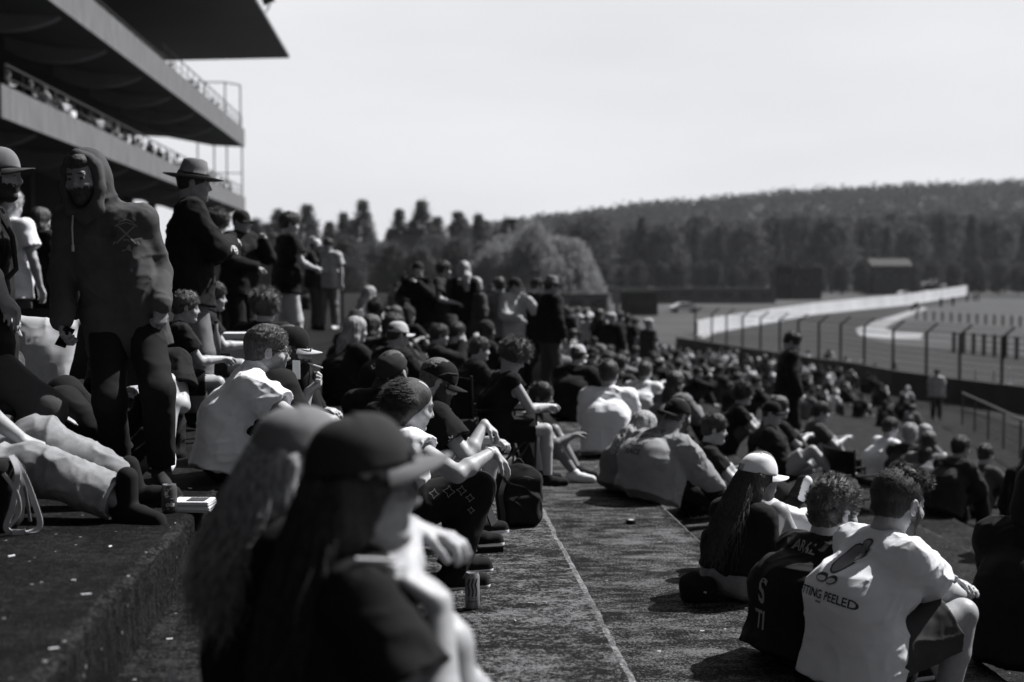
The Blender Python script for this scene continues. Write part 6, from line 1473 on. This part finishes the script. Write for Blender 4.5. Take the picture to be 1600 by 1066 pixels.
# camping chairs
def camp(px, Y, z, label, rz, s=1.0, m_=None):
    p = J(px, 500, Y); t = thing('camping_chair', label, 'chair', (p.x, Y, z), rz); t.scale = (s, s, s)
    for (a, b) in (((-.26, -.22, 0), (.26, -.24, .40)), ((.26, -.22, 0), (-.26, -.24, .40)), ((-.26, .24, 0), (-.26, -.22, .40)), ((.26, .24, 0), (.26, -.22, .40)), ((-.27, -.26, .0), (-.27, -.28, .62)), ((.27, -.26, 0), (.27, -.28, .62)), ((-.26, .22, 0), (-.26, .26, .90)), ((.26, .22, 0), (.26, .26, .90))):
        m = MB(); m.tube([a, b], .011, 6); m.build('leg', M_steel, t)
    S = Sdf(); S.box((0, 0, .385), (.25, .24, .012), rad=.008); S.disp = lambda P: .0+(-.03*np.exp(-(P[:, 0]**2+P[:, 1]**2)*20))*0; sdf_obj('seat', S, .012, m_ or C_black, t)
    m = MB(); vs = []; 
    for i in range(9):
        for k in range(6): u = -1+2*i/8; vs.append((.25*u, .25+.05*(1-u*u), .42+.46*k/5))
    fs = [(i*6+k, i*6+6+k, i*6+7+k, i*6+1+k) for i in range(8) for k in range(5)]; m.add(vs, fs); o = m.build('backrest', m_ or C_black, t, smooth=True); md = o.modifiers.new('t', 'SOLIDIFY'); md.thickness = .008
    for sx in (-1, 1): m = MB(); m.box(sx*.27-.03, sx*.27+.03, -.28, .24, .62, .635); m.build('armrest', m_ or C_black, t)
    return t
camp(770, 10.3, -.5, 'black camping chair under the man bending forward', math.radians(-75+180), .9)
camp(725, 9.4, -.5, 'low black camping chair with cups in front of the bending man', math.radians(20), .62, C_char)
camp(1345, 15.0, -1.75, 'empty looking dark camping chair left of the white t-shirt on the lower steps', math.radians(110), 1.05)
camp(1362, 16.5, -2.0, 'second dark camping chair just behind the first on the lower steps', math.radians(100), 1.0)
# white paper at the bottom edge
p = J(300, 1066, 3.1); t = thing('paper_bag', 'white paper corner poking up at the bottom edge left of the two women', 'paper bag', (p.x, p.y, -.25))
m = MB(); zt = J(280, 1030, 3.1).z+.25; vs = []
for i in range(12):
    u = i/11; vs += [(-.03+.17*u, -.06+.04*math.sin(u*5), 0), (-.045+.17*u, -.02+.05*math.sin(u*4), zt*(1-.42*u**.5)), ]
m.add(vs, [(2*i, 2*i+2, 2*i+3, 2*i+1) for i in range(11)]); o = m.build('paper', M_white, t, smooth=True); md = o.modifiers.new('t', 'SOLIDIFY'); md.thickness = .003
# pale sloped board by the standing people
p = J(535, 412, 30); t = thing('display_board', 'pale slanted board among the standing people below the poplars', 'board', (p.x, 30, 0)); zz = CAMZ+(435-400)*30/F
m = MB(); m.box(-.55, .55, -.02, .02, -.1, .1, M=Matrix.Translation((0, 0, zz-.05)) @ Matrix.Rotation(.38, 4, 'Y')); m.build('panel', C_light, t); m = MB(); m.tube([(0, .05, 0), (0, .05, zz-.05)], .03, 6); m.build('leg', M_steel, t)
# bottle in the seated man's hands
p = J(338, 528, 9.85); t = thing('bottle', 'slim bottle held upright by the man on the low seat', 'bottle', (p.x, p.y, p.z-.12)); m = MB(); m.lathe([(.001, 0), (.03, .0), (.031, .12), (.013, .17), (.013, .22), (.001, .22)], 14); m.build('glass_body', C_mid, t, smooth=True)
m = MB(); m.lathe([(.001, .236), (.015, .235), (.015, .221)], 12); m.build('cap', M_black, t)
# cigarette ends and scraps
for i, (px, py, z) in enumerate([(805, 971, -.5), (830, 943, -.5), (851, 942, -.5), (940, 748, -.75), (885, 757, -.75), (905, 850, -.75), (1030, 848, -.75), (680, 858, -.5), (18, 870, 0), (115, 908, 0), (172, 855, 0), (84, 1015, 0), (135, 930, 0), (274, 819, 0), (297, 764, 0), (288, 910, -.25), (265, 1000, -.25), (300, 906, -.25)]):
    p = G(px, py, z); m = MB(); a = rt.uniform(0, 3); l = rt.uniform(.006, .016); m.tube([(-l*math.cos(a), -l*math.sin(a), .003), (l*math.cos(a), l*math.sin(a), .003)], .003, 6)
    tag(m.build('cigarette_end', M_white, loc=(p.x, p.y, z)), 'small white cigarette end lying on the terrace surface', 'cigarette end', 'cigarette ends scattered on the steps')
